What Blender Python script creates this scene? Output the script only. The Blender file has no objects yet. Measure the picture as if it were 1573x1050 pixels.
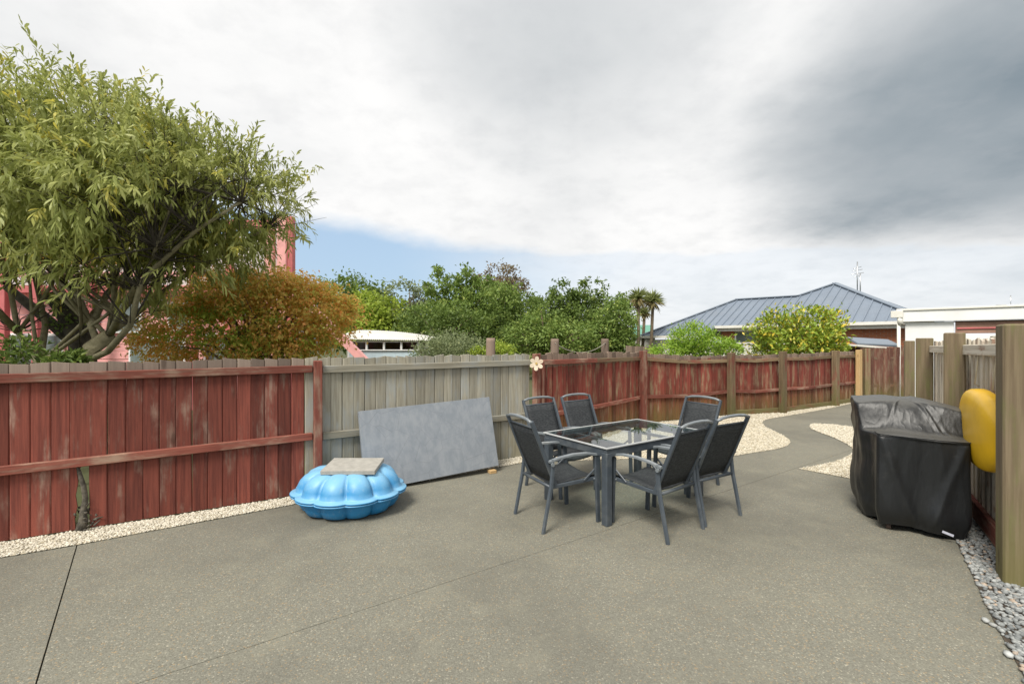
import bpy, bmesh, math, random
import numpy as np
from mathutils import Vector, Matrix
random.seed(7); rng = np.random.default_rng(7)
sc = bpy.context.scene
col = sc.collection
R = math.radians

# ------------------------------------------------------------------ camera
F, CX, CY, H = 710.0, 786.5, 525.0, 1.68          # focal length in photo pixels, principal point, eye height
cam_d = bpy.data.cameras.new('camera'); cam = bpy.data.objects.new('camera', cam_d); col.objects.link(cam)
cam_d.sensor_width = 36; cam_d.lens = 36 * F / 1573.0; cam_d.clip_start = 0.05; cam_d.clip_end = 3000
cam.location = (0, 0, H); cam.rotation_euler = (R(90), 0, 0)
sc.camera = cam
def G(px, py, z=0.0):                               # pixel -> point on the ground (height z)
    Y = F * (H - z) / (py - CY); return Vector(((px - CX) / F * Y, Y, z))
def P(px, py, Y):                                   # pixel at a known distance
    return Vector(((px - CX) / F * Y, Y, H - (py - CY) / F * Y))

# ------------------------------------------------------------------ node helpers
def nn(nt, t, **kw):
    n = nt.nodes.new(t)
    for k, v in kw.items():
        if k.startswith('_'): setattr(n, k[1:], v)
        else:
            key = int(k[1:]) if k[0] == 'i' and k[1:].isdigit() else k.replace('__', ' ')
            s = n.inputs[key]
            if hasattr(v, 'is_output') or isinstance(v, bpy.types.NodeSocket): nt.links.new(v, s)
            else: s.default_value = v
    return n
def mth(nt, op, a, b=None, c=None, clamp=False):
    n = nt.nodes.new('ShaderNodeMath'); n.operation = op; n.use_clamp = clamp
    for i, v in enumerate((a, b, c)):
        if v is None: continue
        if isinstance(v, bpy.types.NodeSocket): nt.links.new(v, n.inputs[i])
        else: n.inputs[i].default_value = v
    return n.outputs[0]
def mix(nt, f, a, b, mode='MIX'):
    n = nt.nodes.new('ShaderNodeMix'); n.data_type = 'RGBA'; n.blend_type = mode
    for s, v in ((n.inputs[0], f), (n.inputs[6], a), (n.inputs[7], b)):
        if isinstance(v, bpy.types.NodeSocket): nt.links.new(v, s)
        else: s.default_value = v if not isinstance(v, tuple) or len(v) == 4 else (*v, 1)
    return n.outputs[2]
def ramp(nt, f, lo, hi):                            # smooth 0..1
    n = nt.nodes.new('ShaderNodeMapRange'); n.interpolation_type = 'SMOOTHSTEP'
    nt.links.new(f, n.inputs[0]); n.inputs[1].default_value = lo; n.inputs[2].default_value = hi
    return n.outputs[0]
def noise(nt, vec, scale, detail=4, rough=.55, out=0):
    return nn(nt, 'ShaderNodeTexNoise', Vector=vec, Scale=scale, Detail=detail, Roughness=rough).outputs[out]

# ------------------------------------------------------------------ world: Nishita sky with a broken cloud deck
w = bpy.data.worlds.new('World'); sc.world = w; w.use_nodes = True
nt = w.node_tree; nt.nodes.clear()
SUN_EL, SUN_AZ = R(52), R(-150)                     # sun high behind the camera's left shoulder
sky = nn(nt, 'ShaderNodeTexSky', _sky_type='NISHITA', _sun_disc=False, _sun_elevation=SUN_EL, _sun_rotation=SUN_AZ, _air_density=1.0, _dust_density=2.2, _ozone_density=1.2)
tc = nn(nt, 'ShaderNodeTexCoord'); dirv = tc.outputs['Generated']
sep = nn(nt, 'ShaderNodeSeparateXYZ', Vector=dirv)
zz = mth(nt, 'MAXIMUM', sep.outputs[2], 0.0)
den = mth(nt, 'ADD', zz, .22)
cu = mth(nt, 'DIVIDE', sep.outputs[0], den); cv = mth(nt, 'DIVIDE', sep.outputs[1], den)
cp = nn(nt, 'ShaderNodeCombineXYZ', X=cu, Y=cv, Z=0.0).outputs[0]      # flat cloud deck seen in perspective
n1 = noise(nt, cp, .75, 5, .5); n2 = noise(nt, cp, 2.4, 6, .6)
n3 = noise(nt, cp, 6.5, 6, .62)
nw = mth(nt, 'SUBTRACT', mth(nt, 'ADD', mth(nt, 'MULTIPLY', n1, .65), mth(nt, 'MULTIPLY', n2, .35)), .5)
def lobe(dv, lo, hi):
    d = nn(nt, 'ShaderNodeVectorMath', _operation='DOT_PRODUCT', i0=dirv, i1=Vector(dv).normalized()).outputs[1]
    return ramp(nt, mth(nt, 'ADD', d, mth(nt, 'MULTIPLY', nw, .07)), lo, hi)
# deck covers everything above ~13 degrees; its ragged edge lies lower to the right
edge = mth(nt, 'ADD', zz, mth(nt, 'MULTIPLY', nw, .16))
edge = mth(nt, 'ADD', edge, mth(nt, 'MULTIPLY', sep.outputs[0], .10))
cover = ramp(nt, edge, .165, .215)
# soft veil below it, and small fair-weather puffs near the horizon
veil = mth(nt, 'MULTIPLY', ramp(nt, mth(nt, 'ADD', sep.outputs[0], mth(nt, 'MULTIPLY', nw, .5)), -.28, .28), .78)
puffn = noise(nt, nn(nt, 'ShaderNodeVectorMath', _operation='MULTIPLY', i0=dirv, i1=(6, 6, 15)).outputs[0], 1.0, 4, .5)
puff = mth(nt, 'MULTIPLY', ramp(nt, puffn, .56, .66), ramp(nt, zz, .16, .05))
cm = mth(nt, 'MAXIMUM', mth(nt, 'MAXIMUM', cover, veil), mth(nt, 'MULTIPLY', puff, .85))
darkA = mth(nt, 'MULTIPLY', lobe((1.04, 1.0, .40), .93, .993), ramp(nt, mth(nt, 'ADD', zz, mth(nt, 'MULTIPLY', nw, .14)), .10, .21))           # the rain cloud
darkB = mth(nt, 'MULTIPLY', lobe((.06, .80, .62), .93, .995), .42)
shade = mth(nt, 'MAXIMUM', darkA, darkB)
shade = mth(nt, 'ADD', mth(nt, 'MULTIPLY', shade, .82), mth(nt, 'ADD', mth(nt, 'MULTIPLY', ramp(nt, n1, .42, .72), .24), mth(nt, 'MULTIPLY', ramp(nt, n2, .45, .75), .09)), clamp=True)
cloud = mix(nt, shade, (5.8, 5.77, 5.72), (1.5, 1.82, 2.07))
cloud = mix(nt, mth(nt, 'MULTIPLY', ramp(nt, n3, .42, .72), .17), cloud, (3.0, 3.1, 3.25))
skyc = mix(nt, .7, sky.outputs[0], (2.9, 3.9, 5.0))
final = mix(nt, cm, skyc, cloud)
bg = nn(nt, 'ShaderNodeBackground', Color=final, Strength=.1)
nn(nt, 'ShaderNodeOutputWorld', Surface=bg.outputs[0])

sun_d = bpy.data.lights.new('sun', 'SUN'); sun_d.energy = 2.5; sun_d.angle = R(22); sun_d.color = (1, .95, .86)
sun = bpy.data.objects.new('sun', sun_d); col.objects.link(sun)
sv = Vector((math.sin(SUN_AZ) * math.cos(SUN_EL), math.cos(SUN_AZ) * math.cos(SUN_EL), math.sin(SUN_EL)))
sun.rotation_euler = sv.to_track_quat('Z', 'Y').to_euler(); sun.location = (0, 0, 30)
sc.view_settings.view_transform = 'Standard'; sc.view_settings.look = 'None'
sc.view_settings.gamma = 1; sc.view_settings.use_curve_mapping = False
sc.view_settings.exposure = 0.8
sc.cycles.max_bounces = 6; sc.cycles.transparent_max_bounces = 12

# ------------------------------------------------------------------ materials
def newmat(name):
    m = bpy.data.materials.new(name); m.use_nodes = True; nt = m.node_tree; nt.nodes.clear()
    out = nn(nt, 'ShaderNodeOutputMaterial'); return m, nt, out
def princ(nt, out, color, rough=.7, metal=0., spec=.5, bump=None, bstr=.3, bdist=.01, coat=0.):
    b = nn(nt, 'ShaderNodeBsdfPrincipled', Roughness=rough, Metallic=metal)
    b.inputs['Specular IOR Level'].default_value = spec; b.inputs['Coat Weight'].default_value = coat
    if isinstance(color, bpy.types.NodeSocket): nt.links.new(color, b.inputs['Base Color'])
    else: b.inputs['Base Color'].default_value = (*color, 1)
    if bump is not None:
        bn = nn(nt, 'ShaderNodeBump', Height=bump, Strength=bstr, Distance=bdist)
        nt.links.new(bn.outputs[0], b.inputs['Normal'])
    nt.links.new(b.outputs[0], out.inputs[0]); return b
def objvec(nt, scale, seed=True):
    t = nn(nt, 'ShaderNodeTexCoord'); v = t.outputs['Object']
    if seed:
        oi = nn(nt, 'ShaderNodeObjectInfo'); k = mth(nt, 'MULTIPLY', oi.outputs['Random'], 57.0)
        v = nn(nt, 'ShaderNodeVectorMath', _operation='ADD', i0=v, i1=nn(nt, 'ShaderNodeCombineXYZ', X=k, Y=k, Z=k).outputs[0]).outputs[0]
    v = nn(nt, 'ShaderNodeVectorMath', _operation='MULTIPLY', i0=v, i1=scale).outputs[0]
    return v, t
M = {}
def wood(name, a, b, worn, wornlo=.52, wornhi=.68, axis='v', moss=0., mossc=(.10, .11, .03), top=None, vary=.5):
    """weathered timber: grain along its length, worn patches, algae towards the ground, per-piece tone"""
    m, nt, out = newmat(name)
    g, t = objvec(nt, (38, 38, 1.6) if axis == 'v' else (1.6, 38, 38))
    p, _ = objvec(nt, (7, 7, 2.2) if axis == 'v' else (2.2, 7, 7))
    gr = noise(nt, g, 1.0, 6, .65); pt = noise(nt, p, 1.0, 5, .6)
    c = mix(nt, ramp(nt, gr, .3, .72), a, b)
    c = mix(nt, ramp(nt, mth(nt, 'ADD', pt, mth(nt, 'MULTIPLY', mth(nt, 'SUBTRACT', gr, .5), .5)), wornlo, wornhi), c, worn)
    geo = nn(nt, 'ShaderNodeNewGeometry'); z = nn(nt, 'ShaderNodeSeparateXYZ', Vector=geo.outputs['Position']).outputs[2]
    if top:                                          # paint long gone on the exposed board ends
        c = mix(nt, ramp(nt, mth(nt, 'ADD', z, mth(nt, 'MULTIPLY', pt, .12)), top[0], top[0] + .05), c, mix(nt, gr, top[1], tuple(.55 * x for x in top[1])))
    if moss:
        mk = mth(nt, 'MULTIPLY', ramp(nt, mth(nt, 'ADD', z, mth(nt, 'MULTIPLY', mth(nt, 'SUBTRACT', pt, .5), 1.6)), .75, -.1), moss)
        c = mix(nt, mk, c, mossc)
    oi = nn(nt, 'ShaderNodeObjectInfo')
    v = mth(nt, 'ADD', mth(nt, 'MULTIPLY', oi.outputs['Random'], vary), 1 - vary * .5)
    c = nn(nt, 'ShaderNodeVectorMath', _operation='SCALE', i0=c, Scale=v).outputs[0]
    # knots
    vo = nn(nt, 'ShaderNodeTexVoronoi', Vector=nn(nt, 'ShaderNodeVectorMath', _operation='MULTIPLY', i0=p, i1=(1, 1, .9)).outputs[0], Scale=.55)
    c = mix(nt, mth(nt, 'MULTIPLY', ramp(nt, vo.outputs[0], .10, .04), .55), c, (.05, .03, .02))
    princ(nt, out, c, .85, spec=.25, bump=gr, bstr=.5, bdist=.006)
    M[name] = m; return m
RED_A, RED_B, RED_W = (.225, .064, .044), (.115, .034, .026), (.33, .215, .165)
for ax in 'vh':
    wood('red_' + ax, RED_A, RED_B, RED_W, .52, .84, ax, vary=.6, top=(1.405, (.30, .235, .19)) if ax == 'v' else None)
    wood('redfar_' + ax, (.235, .055, .04), (.11, .026, .02), (.235, .17, .105), .46, .72, ax, moss=.6, top=(1.33, (.27, .20, .155)) if ax == 'v' else None, vary=.7)
    wood('redrail_' + ax, (.235, .078, .055), (.13, .036, .026), (.30, .20, .145), .44, .70, ax)
    wood('grey_' + ax, (.40, .375, .30), (.25, .225, .17), (.33, .335, .31), .45, .7, ax, moss=.2, vary=.42)
    wood('farpost_' + ax, (.23, .17, .10), (.13, .09, .055), (.20, .06, .045), .5, .72, ax, moss=.6)
    wood('sleeper_' + ax, (.205, .16, .10), (.13, .095, .06), (.16, .155, .065), .46, .74, ax, moss=.5, mossc=(.13, .13, .03), vary=.2)
    wood('pale_' + ax, (.62, .57, .48), (.42, .37, .29), (.28, .18, .13), .52, .72, ax, vary=.55)
    wood('newtim_' + ax, (.55, .38, .19), (.45, .29, .13), (.50, .36, .20), .5, .8, ax, vary=.1)
    wood('gatered_' + ax, (.165, .07, .05), (.10, .04, .03), (.19, .135, .09), .45, .68, ax, moss=.7, vary=.6)

def simple(name, c, rough=.5, metal=0., spec=.5, var=.12, scale=6., bumpscale=None, bstr=.1, coat=0., dirt=None):
    m, nt, out = newmat(name); v, t = objvec(nt, (scale,) * 3)
    n = noise(nt, v, 1.0, 5, .6)
    cc = mix(nt, ramp(nt, n, .3, .7), tuple(x * (1 - var) for x in c), tuple(min(1, x * (1 + var)) for x in c))
    if dirt:
        n2 = noise(nt, v, .45, 6, .7); cc = mix(nt, mth(nt, 'MULTIPLY', ramp(nt, n2, .48, .72), dirt[1]), cc, dirt[0])
    b = None
    if bumpscale: b = noise(nt, v, bumpscale, 4, .6)
    princ(nt, out, cc, rough, metal, spec, b, bstr, .004, coat); M[name] = m; return m
simple('frame_metal', (.055, .068, .083), .42, .0, .5, .1, 9, dirt=((.22, .23, .22), .3))
simple('arm_metal', (.17, .19, .205), .35, .0, .6, .1, 9, dirt=((.36, .36, .34), .4))
simple('rim_metal', (.40, .41, .41), .35, .0, .6, .08, 9)
simple('white_paint', (.80, .80, .79), .5, var=.04, scale=2, dirt=((.6, .58, .53), .25))
simple('cream_paint', (.74, .72, .66), .55, var=.05, scale=2, dirt=((.5, .46, .38), .3))
simple('pink_paint', (.78, .38, .36), .6, var=.15, scale=2.5, dirt=((.66, .38, .34), .5))
simple('pink_dark', (.50, .13, .13), .55, var=.15, scale=2.5, dirt=((.5, .2, .18), .3))
simple('yellow_paint', (.62, .38, .05), .6, var=.1)
simple('blue_wall', (.50, .62, .68), .6, var=.06)
simple('green_roof', (.12, .30, .22), .5, var=.08)
simple('house_roof', (.17, .205, .255), .45, var=.06, scale=1.2, dirt=((.20, .22, .24), .35))
simple('roof_cap', (.19, .225, .27), .45, var=.06, scale=1.2)
simple('white_roof', (.74, .72, .66), .6, var=.06, scale=1.5, dirt=((.50, .47, .40), .5))
simple('paver', (.35, .335, .30), .9, var=.12, scale=18, bumpscale=6, bstr=.4, dirt=((.22, .21, .18), .4))
simple('yellow_plastic', (.78, .46, .012), .38, var=.06, scale=4, bumpscale=8, bstr=.05, dirt=((.50, .28, .02), .45))
simple('dark_earth', (.055, .042, .03), 1, var=.5, scale=30, bumpscale=3, bstr=1.)
simple('bark_dead', (.10, .088, .068), .95, var=.5, scale=30, bumpscale=2, bstr=1.)
simple('stone_white', (.66, .60, .46), .85, var=.22, scale=40, dirt=((.40, .34, .24), .5))
simple('pebble_grey', (.36, .37, .36), .7, var=.3, scale=14, dirt=((.30, .27, .22), .5))
simple('steel', (.55, .56, .56), .3, .9)
simple('rope', (.42, .36, .25), .9)
simple('petal', (.74, .62, .47), .6, var=.12, scale=20, dirt=((.55, .36, .25), .5))
simple('gold', (.55, .38, .12), .4)
simple('lattice_dark', (.10, .065, .05), .7)
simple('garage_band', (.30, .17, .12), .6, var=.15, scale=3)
simple('wire', (.30, .28, .22), .6)
simple('tag_white', (.42, .43, .50), .5)
simple('curtain', (.55, .55, .53), .8)

def grime(name, c, whitish, rough=.45):              # plastic: a paler blue mixed in where it faces up
    m, nt, out = newmat(name); v, t = objvec(nt, (5, 5, 5))
    n = noise(nt, v, 1.0, 5, .6); n2 = noise(nt, v, 5.0, 5, .65)
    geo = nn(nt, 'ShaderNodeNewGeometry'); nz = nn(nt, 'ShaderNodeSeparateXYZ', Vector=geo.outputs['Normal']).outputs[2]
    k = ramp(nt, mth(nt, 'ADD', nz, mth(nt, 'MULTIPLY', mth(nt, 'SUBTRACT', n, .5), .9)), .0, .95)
    cc = mix(nt, mth(nt, 'MULTIPLY', k, .72), c, whitish)
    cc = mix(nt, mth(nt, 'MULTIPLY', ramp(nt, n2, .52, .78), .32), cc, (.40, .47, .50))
    princ(nt, out, cc, rough, spec=.45, bump=n2, bstr=.06, bdist=.003); M[name] = m
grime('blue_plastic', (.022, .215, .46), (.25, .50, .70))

def m_concrete():
    m, nt, out = newmat('concrete'); t = nn(nt, 'ShaderNodeTexCoord'); v = t.outputs['Object']
    big = noise(nt, v, .55, 5, .6); mid = noise(nt, v, 3.2, 5, .6); fine = noise(nt, v, 45, 3, .7)
    vo = nn(nt, 'ShaderNodeTexVoronoi', Vector=v, Scale=135.0)
    rnd = nn(nt, 'ShaderNodeSeparateColor', Color=vo.outputs['Color'])
    agg = mix(nt, rnd.outputs[0], (.085, .082, .066), (.254, .248, .204))
    agg = mix(nt, ramp(nt, rnd.outputs[1], .95, .97), agg, (.50, .46, .36))
    agg = mix(nt, ramp(nt, rnd.outputs[2], .95, .97), agg, (.40, .26, .12))
    c = mix(nt, .50, agg, (.215, .209, .166))
    c = mix(nt, mth(nt, 'MULTIPLY', ramp(nt, big, .38, .68), .55), c, (.11, .106, .088))
    c = mix(nt, mth(nt, 'MULTIPLY', ramp(nt, mid, .46, .72), .35), c, (.255, .243, .183))
    c = mix(nt, mth(nt, 'MULTIPLY', ramp(nt, fine, .35, .7), .35), c, (.15, .14, .115))
    rs = nn(nt, 'ShaderNodeTexVoronoi', Vector=v, Scale=1.05); rsn = noise(nt, v, 24, 3, .6)      # a few rust spots
    c = mix(nt, mth(nt, 'MULTIPLY', ramp(nt, mth(nt, 'ADD', rs.outputs[0], mth(nt, 'MULTIPLY', rsn, .05)), .055, .04), .6), c, (.45, .23, .05))
    hb = mth(nt, 'ADD', mth(nt, 'MULTIPLY', vo.outputs[0], -1.), mth(nt, 'MULTIPLY', fine, .4))
    princ(nt, out, c, .82, spec=.3, bump=hb, bstr=.45, bdist=.004); M['concrete'] = m
m_concrete()
def m_gravel():
    m, nt, out = newmat('gravel_sheet'); t = nn(nt, 'ShaderNodeTexCoord'); v = t.outputs['Object']
    vo = nn(nt, 'ShaderNodeTexVoronoi', Vector=v, Scale=48.0); r = nn(nt, 'ShaderNodeSeparateColor', Color=vo.outputs['Color'])
    c = mix(nt, r.outputs[0], (.42, .37, .27), (.74, .67, .52)); big = noise(nt, v, 1.5, 4, .6)
    c = mix(nt, ramp(nt, vo.outputs[0], .55, .85), c, (.20, .16, .10)); c = mix(nt, mth(nt, 'MULTIPLY', ramp(nt, big, .4, .7), .3), c, (.50, .43, .30))
    princ(nt, out, c, .9, spec=.2, bump=mth(nt, 'MULTIPLY', vo.outputs[0], -1.), bstr=.9, bdist=.012); M['gravel_sheet'] = m
m_gravel()
def m_ground():
    m, nt, out = newmat('soil'); t = nn(nt, 'ShaderNodeTexCoord'); v = t.outputs['Object']
    c = mix(nt, noise(nt, v, .4, 6, .6), (.05, .08, .025), (.12, .10, .06)); princ(nt, out, c, .95, spec=.2, bump=noise(nt, v, 6, 5), bstr=.6, bdist=.05); M['soil'] = m
m_ground()
def m_brick():
    m, nt, out = newmat('brick_wall'); t = nn(nt, 'ShaderNodeTexCoord')
    b = nn(nt, 'ShaderNodeTexBrick', Vector=t.outputs['UV'], Scale=1.0); b.inputs['Color1'].default_value = (.46, .16, .075, 1); b.inputs['Color2'].default_value = (.36, .12, .06, 1)
    b.inputs['Mortar'].default_value = (.36, .26, .19, 1); b.inputs['Mortar Size'].default_value = .008; b.inputs['Brick Width'].default_value = .24; b.inputs['Row Height'].default_value = .086
    princ(nt, out, b.outputs[0], .85, spec=.2); M['brick_wall'] = m
m_brick()
def m_mesh_fabric():
    m, nt, out = newmat('sling_fabric'); t = nn(nt, 'ShaderNodeTexCoord'); v = t.outputs['Object']
    s = nn(nt, 'ShaderNodeVectorMath', _operation='MULTIPLY', i0=v, i1=(14, 60, 60)).outputs[0]
    n = noise(nt, s, 2.2, 4, .7); c = mix(nt, ramp(nt, n, .35, .7), (.018, .021, .024), (.060, .064, .067))
    princ(nt, out, c, .7, spec=.3, bump=n, bstr=.3, bdist=.002); M['sling_fabric'] = m
m_mesh_fabric()
def m_board():
    m, nt, out = newmat('grey_board'); t = nn(nt, 'ShaderNodeTexCoord'); v = t.outputs['Object']
    a = noise(nt, nn(nt, 'ShaderNodeVectorMath', _operation='MULTIPLY', i0=v, i1=(9, 9, 5)).outputs[0], 1., 6, .7); b = noise(nt, v, 2.4, 6, .65)
    c = mix(nt, ramp(nt, a, .35, .68), (.215, .24, .27), (.28, .30, .325)); c = mix(nt, mth(nt, 'MULTIPLY', ramp(nt, b, .50, .75), .22), c, (.20, .22, .25))
    vo = nn(nt, 'ShaderNodeTexVoronoi', Vector=v, Scale=4.0, _feature='DISTANCE_TO_EDGE'); c = mix(nt, mth(nt, 'MULTIPLY', ramp(nt, vo.outputs[0], .012, .0), .35), c, (.12, .13, .15))
    princ(nt, out, c, .65, spec=.4, bump=a, bstr=.2, bdist=.003); M['grey_board'] = m
m_board()
def m_cover():
    m, nt, out = newmat('vinyl_cover'); t = nn(nt, 'ShaderNodeTexCoord'); v = t.outputs['Object']
    sv_ = nn(nt, 'ShaderNodeMapping', Vector=v, Rotation=(R(38), R(24), 0), Scale=(5.5, 5.5, 1.5)).outputs[0]
    w1 = noise(nt, sv_, 1.1, 3, .5)
    rd = mth(nt, 'ABSOLUTE', mth(nt, 'SUBTRACT', w1, .5)); cre = mth(nt, 'SUBTRACT', 1., mth(nt, 'MULTIPLY', rd, 6., clamp=True))
    fine = noise(nt, v, 26, 4, .6); dust = noise(nt, v, 3, 5, .7)
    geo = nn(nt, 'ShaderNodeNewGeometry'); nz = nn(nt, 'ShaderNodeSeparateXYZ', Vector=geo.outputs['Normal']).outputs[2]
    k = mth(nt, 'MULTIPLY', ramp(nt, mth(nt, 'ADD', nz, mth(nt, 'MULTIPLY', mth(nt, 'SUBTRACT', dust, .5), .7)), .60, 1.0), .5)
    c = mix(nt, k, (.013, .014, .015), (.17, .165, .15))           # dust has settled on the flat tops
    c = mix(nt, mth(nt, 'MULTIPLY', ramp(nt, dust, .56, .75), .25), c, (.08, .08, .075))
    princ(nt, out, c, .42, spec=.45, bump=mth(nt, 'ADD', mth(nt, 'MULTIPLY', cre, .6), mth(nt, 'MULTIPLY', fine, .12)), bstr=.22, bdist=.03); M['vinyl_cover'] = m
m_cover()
def m_glass(name, tint, refl=1.0):
    m, nt, out = newmat(name)
    fr = nn(nt, 'ShaderNodeFresnel', IOR=1.5); tr = nn(nt, 'ShaderNodeBsdfTransparent', Color=(*tint, 1)); gl = nn(nt, 'ShaderNodeBsdfGlossy', Roughness=.015)
    mx = nn(nt, 'ShaderNodeMixShader', i0=mth(nt, 'MULTIPLY', mth(nt, 'MULTIPLY', fr.outputs[0], refl), mth(nt, 'SUBTRACT', 1., nn(nt, 'ShaderNodeNewGeometry').outputs['Backfacing']), clamp=True), i1=tr.outputs[0], i2=gl.outputs[0]); nt.links.new(mx.outputs[0], out.inputs[0]); M[name] = m
m_glass('table_glass', (.86, .91, .90)); m_glass('window_glass', (.55, .6, .6), 1.3)
def m_leaf(name, a, b, c3, transl=.42, rough=.5):
    m, nt, out = newmat(name); at = nn(nt, 'ShaderNodeAttribute', _attribute_name='tint'); r = nn(nt, 'ShaderNodeSeparateColor', Color=at.outputs['Color'])
    c = mix(nt, r.outputs[0], a, b); c = mix(nt, r.outputs[1], c, c3)
    p = nn(nt, 'ShaderNodeBsdfPrincipled', Roughness=rough); p.inputs['Specular IOR Level'].default_value = .35; nt.links.new(c, p.inputs['Base Color'])
    t = nn(nt, 'ShaderNodeBsdfTranslucent'); nt.links.new(mix(nt, .5, c, (.5, .6, .1), 'MULTIPLY') if False else c, t.inputs[0])
    mx = nn(nt, 'ShaderNodeMixShader', i0=transl, i1=p.outputs[0], i2=t.outputs[0]); nt.links.new(mx.outputs[0], out.inputs[0]); M[name] = m
m_leaf('lf_acacia', (.19, .235, .05), (.54, .56, .19), (.66, .58, .11))
m_leaf('lf_maple', (.44, .48, .08), (.86, .55, .16), (.90, .42, .13), .55)
m_leaf('lf_dark', (.09, .145, .03), (.20, .28, .065), (.31, .37, .08))
m_leaf('lf_mid', (.14, .22, .045), (.29, .39, .10), (.40, .46, .11))
m_leaf('lf_light', (.24, .33, .04), (.43, .53, .08), (.56, .58, .10))
m_leaf('lf_brown', (.20, .16, .09), (.31, .23, .13), (.17, .19, .09))
m_leaf('lf_olive', (.17, .21, .10), (.31, .36, .18), (.38, .41, .19))
m_leaf('lf_photinia', (.14, .25, .03), (.40, .48, .06), (.78, .58, .07), .25, .35)
m_leaf('lf_lime', (.19, .34, .03), (.38, .54, .08), (.50, .58, .10))
m_leaf('lf_palm', (.22, .26, .09), (.38, .42, .17), (.40, .33, .17))
def m_bark(name, a, b):
    m, nt, out = newmat(name); t = nn(nt, 'ShaderNodeTexCoord'); v = t.outputs['Object']; n = noise(nt, v, 7, 6, .7)
    princ(nt, out, mix(nt, ramp(nt, n, .3, .7), a, b), .9, spec=.2, bump=n, bstr=.7, bdist=.02); M[name] = m
m_bark('bark_acacia', (.16, .145, .085), (.30, .27, .17)); m_bark('bark_dark', (.035, .03, .025), (.09, .08, .06)); m_bark('bark_brown', (.10, .075, .05), (.19, .15, .10))

# ------------------------------------------------------------------ object helpers
def lnk(name, me, mat=None, parent=None):
    o = bpy.data.objects.new(name, me); col.objects.link(o)
    if mat is not None and me is not None and not me.materials: me.materials.append(M[mat] if isinstance(mat, str) else mat)
    if parent: o.parent = parent
    return o
def tag(o, label, cat, group=None, kind=None):
    if label: o['label'] = label
    if cat: o['category'] = cat
    if group: o['group'] = group
    if kind: o['kind'] = kind
    return o
def thing(name, label, cat, loc=(0, 0, 0), rz=0., group=None):
    o = bpy.data.objects.new(name, None); col.objects.link(o); o.location = loc; o.rotation_euler = (0, 0, rz); o.empty_display_size = .2
    return tag(o, label, cat, group)
def struct(o): o['kind'] = 'structure'; return o
def pymesh(name, vs, fs, smooth=False):
    me = bpy.data.meshes.new(name); me.from_pydata([tuple(v) for v in vs], [], [tuple(f) for f in fs]); me.update()
    if smooth: me.polygons.foreach_set('use_smooth', [True] * len(me.polygons))
    return me
def box_me(name, x, y, z, ch=.004, org=(0, 0, 0)):
    """box x*y*z, base centred on org, long edges chamfered"""
    bm = bmesh.new(); bmesh.ops.create_cube(bm, size=1)
    for v in bm.verts: v.co = Vector((v.co.x * x + org[0], v.co.y * y + org[1], (v.co.z + .5) * z + org[2]))
    if ch: bmesh.ops.bevel(bm, geom=list(bm.edges), offset=min(ch, .3 * min(x, y, z)), segments=1, affect='EDGES')
    me = bpy.data.meshes.new(name); bm.to_mesh(me); bm.free(); return me
def beam(name, mat, parent, p0, p1, wd, ht, up=(0, 0, 1), ch=.004, off=Vector((0, 0, 0))):
    """a straight piece from p0 to p1 (local X along it); coordinates are the parent's"""
    p0, p1 = Vector(p0), Vector(p1); d = p1 - p0; L = d.length; x = d.normalized(); u = Vector(up)
    y = u.cross(x)
    if y.length < 1e-4: y = Vector((0, 1, 0)).cross(x)
    y.normalize(); z = x.cross(y)
    me = box_me(name, L, wd, ht, ch, (L / 2, 0, -ht / 2)); o = lnk(name, me, mat, parent)
    m = Matrix((x, y, z)).transposed().to_4x4(); m.translation = p0; o.matrix_local = m; return o
def tube_data(pts, rad, sides=6, cap=True):
    pts = [Vector(p) for p in pts]; n = len(pts); vs = []; fs = []; ref = Vector((0, 0, 1)); 
    for i, p in enumerate(pts):
        d = (pts[min(i + 1, n - 1)] - pts[max(i - 1, 0)]).normalized()
        a = d.cross(ref if abs(d.z) < .93 else Vector((1, 0, 0))).normalized(); b = d.cross(a)
        r = rad[i] if hasattr(rad, '__len__') else rad
        for k in range(sides):
            t = 2 * math.pi * k / sides; vs.append(p + a * (r * math.cos(t)) + b * (r * math.sin(t)))
    for i in range(n - 1):
        for k in range(sides):
            k2 = (k + 1) % sides; fs.append((i * sides + k, i * sides + k2, (i + 1) * sides + k2, (i + 1) * sides + k))
    if cap: fs.append(tuple(range(sides - 1, -1, -1))); fs.append(tuple((n - 1) * sides + k for k in range(sides)))
    return vs, fs
class MB:
    def __init__(s): s.v = []; s.f = []
    def add(s, d): o = len(s.v); s.v += list(d[0]); s.f += [tuple(i + o for i in f) for f in d[1]]; return s
    def tube(s, pts, rad, sides=6): return s.add(tube_data(pts, rad, sides))
    def box(s, c, sz):
        c = Vector(c); hx, hy, hz = (q / 2 for q in sz)
        v = [c + Vector((a * hx, b * hy, e * hz)) for a in (-1, 1) for b in (-1, 1) for e in (-1, 1)]
        return s.add((v, [(0, 1, 3, 2), (4, 6, 7, 5), (0, 4, 5, 1), (2, 3, 7, 6), (0, 2, 6, 4), (1, 5, 7, 3)]))
    def me(s, name, smooth=False): return pymesh(name, s.v, s.f, smooth)
def tubeobj(name, mat, parent, pts, rad, sides=8, smooth=True):
    v, f = tube_data(pts, rad, sides); return lnk(name, pymesh(name, v, f, smooth), mat, parent)
def poly_sheet(name, pts, z, mat, thick=0):
    me = pymesh(name, [(p[0], p[1], z) for p in pts], [tuple(range(len(pts)))])
    bm = bmesh.new(); bm.from_mesh(me)
    for f in bm.faces:
        if f.normal.z < 0: f.normal_flip()
    bmesh.ops.triangulate(bm, faces=bm.faces[:]); bm.to_mesh(me); bm.free(); return me

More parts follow.
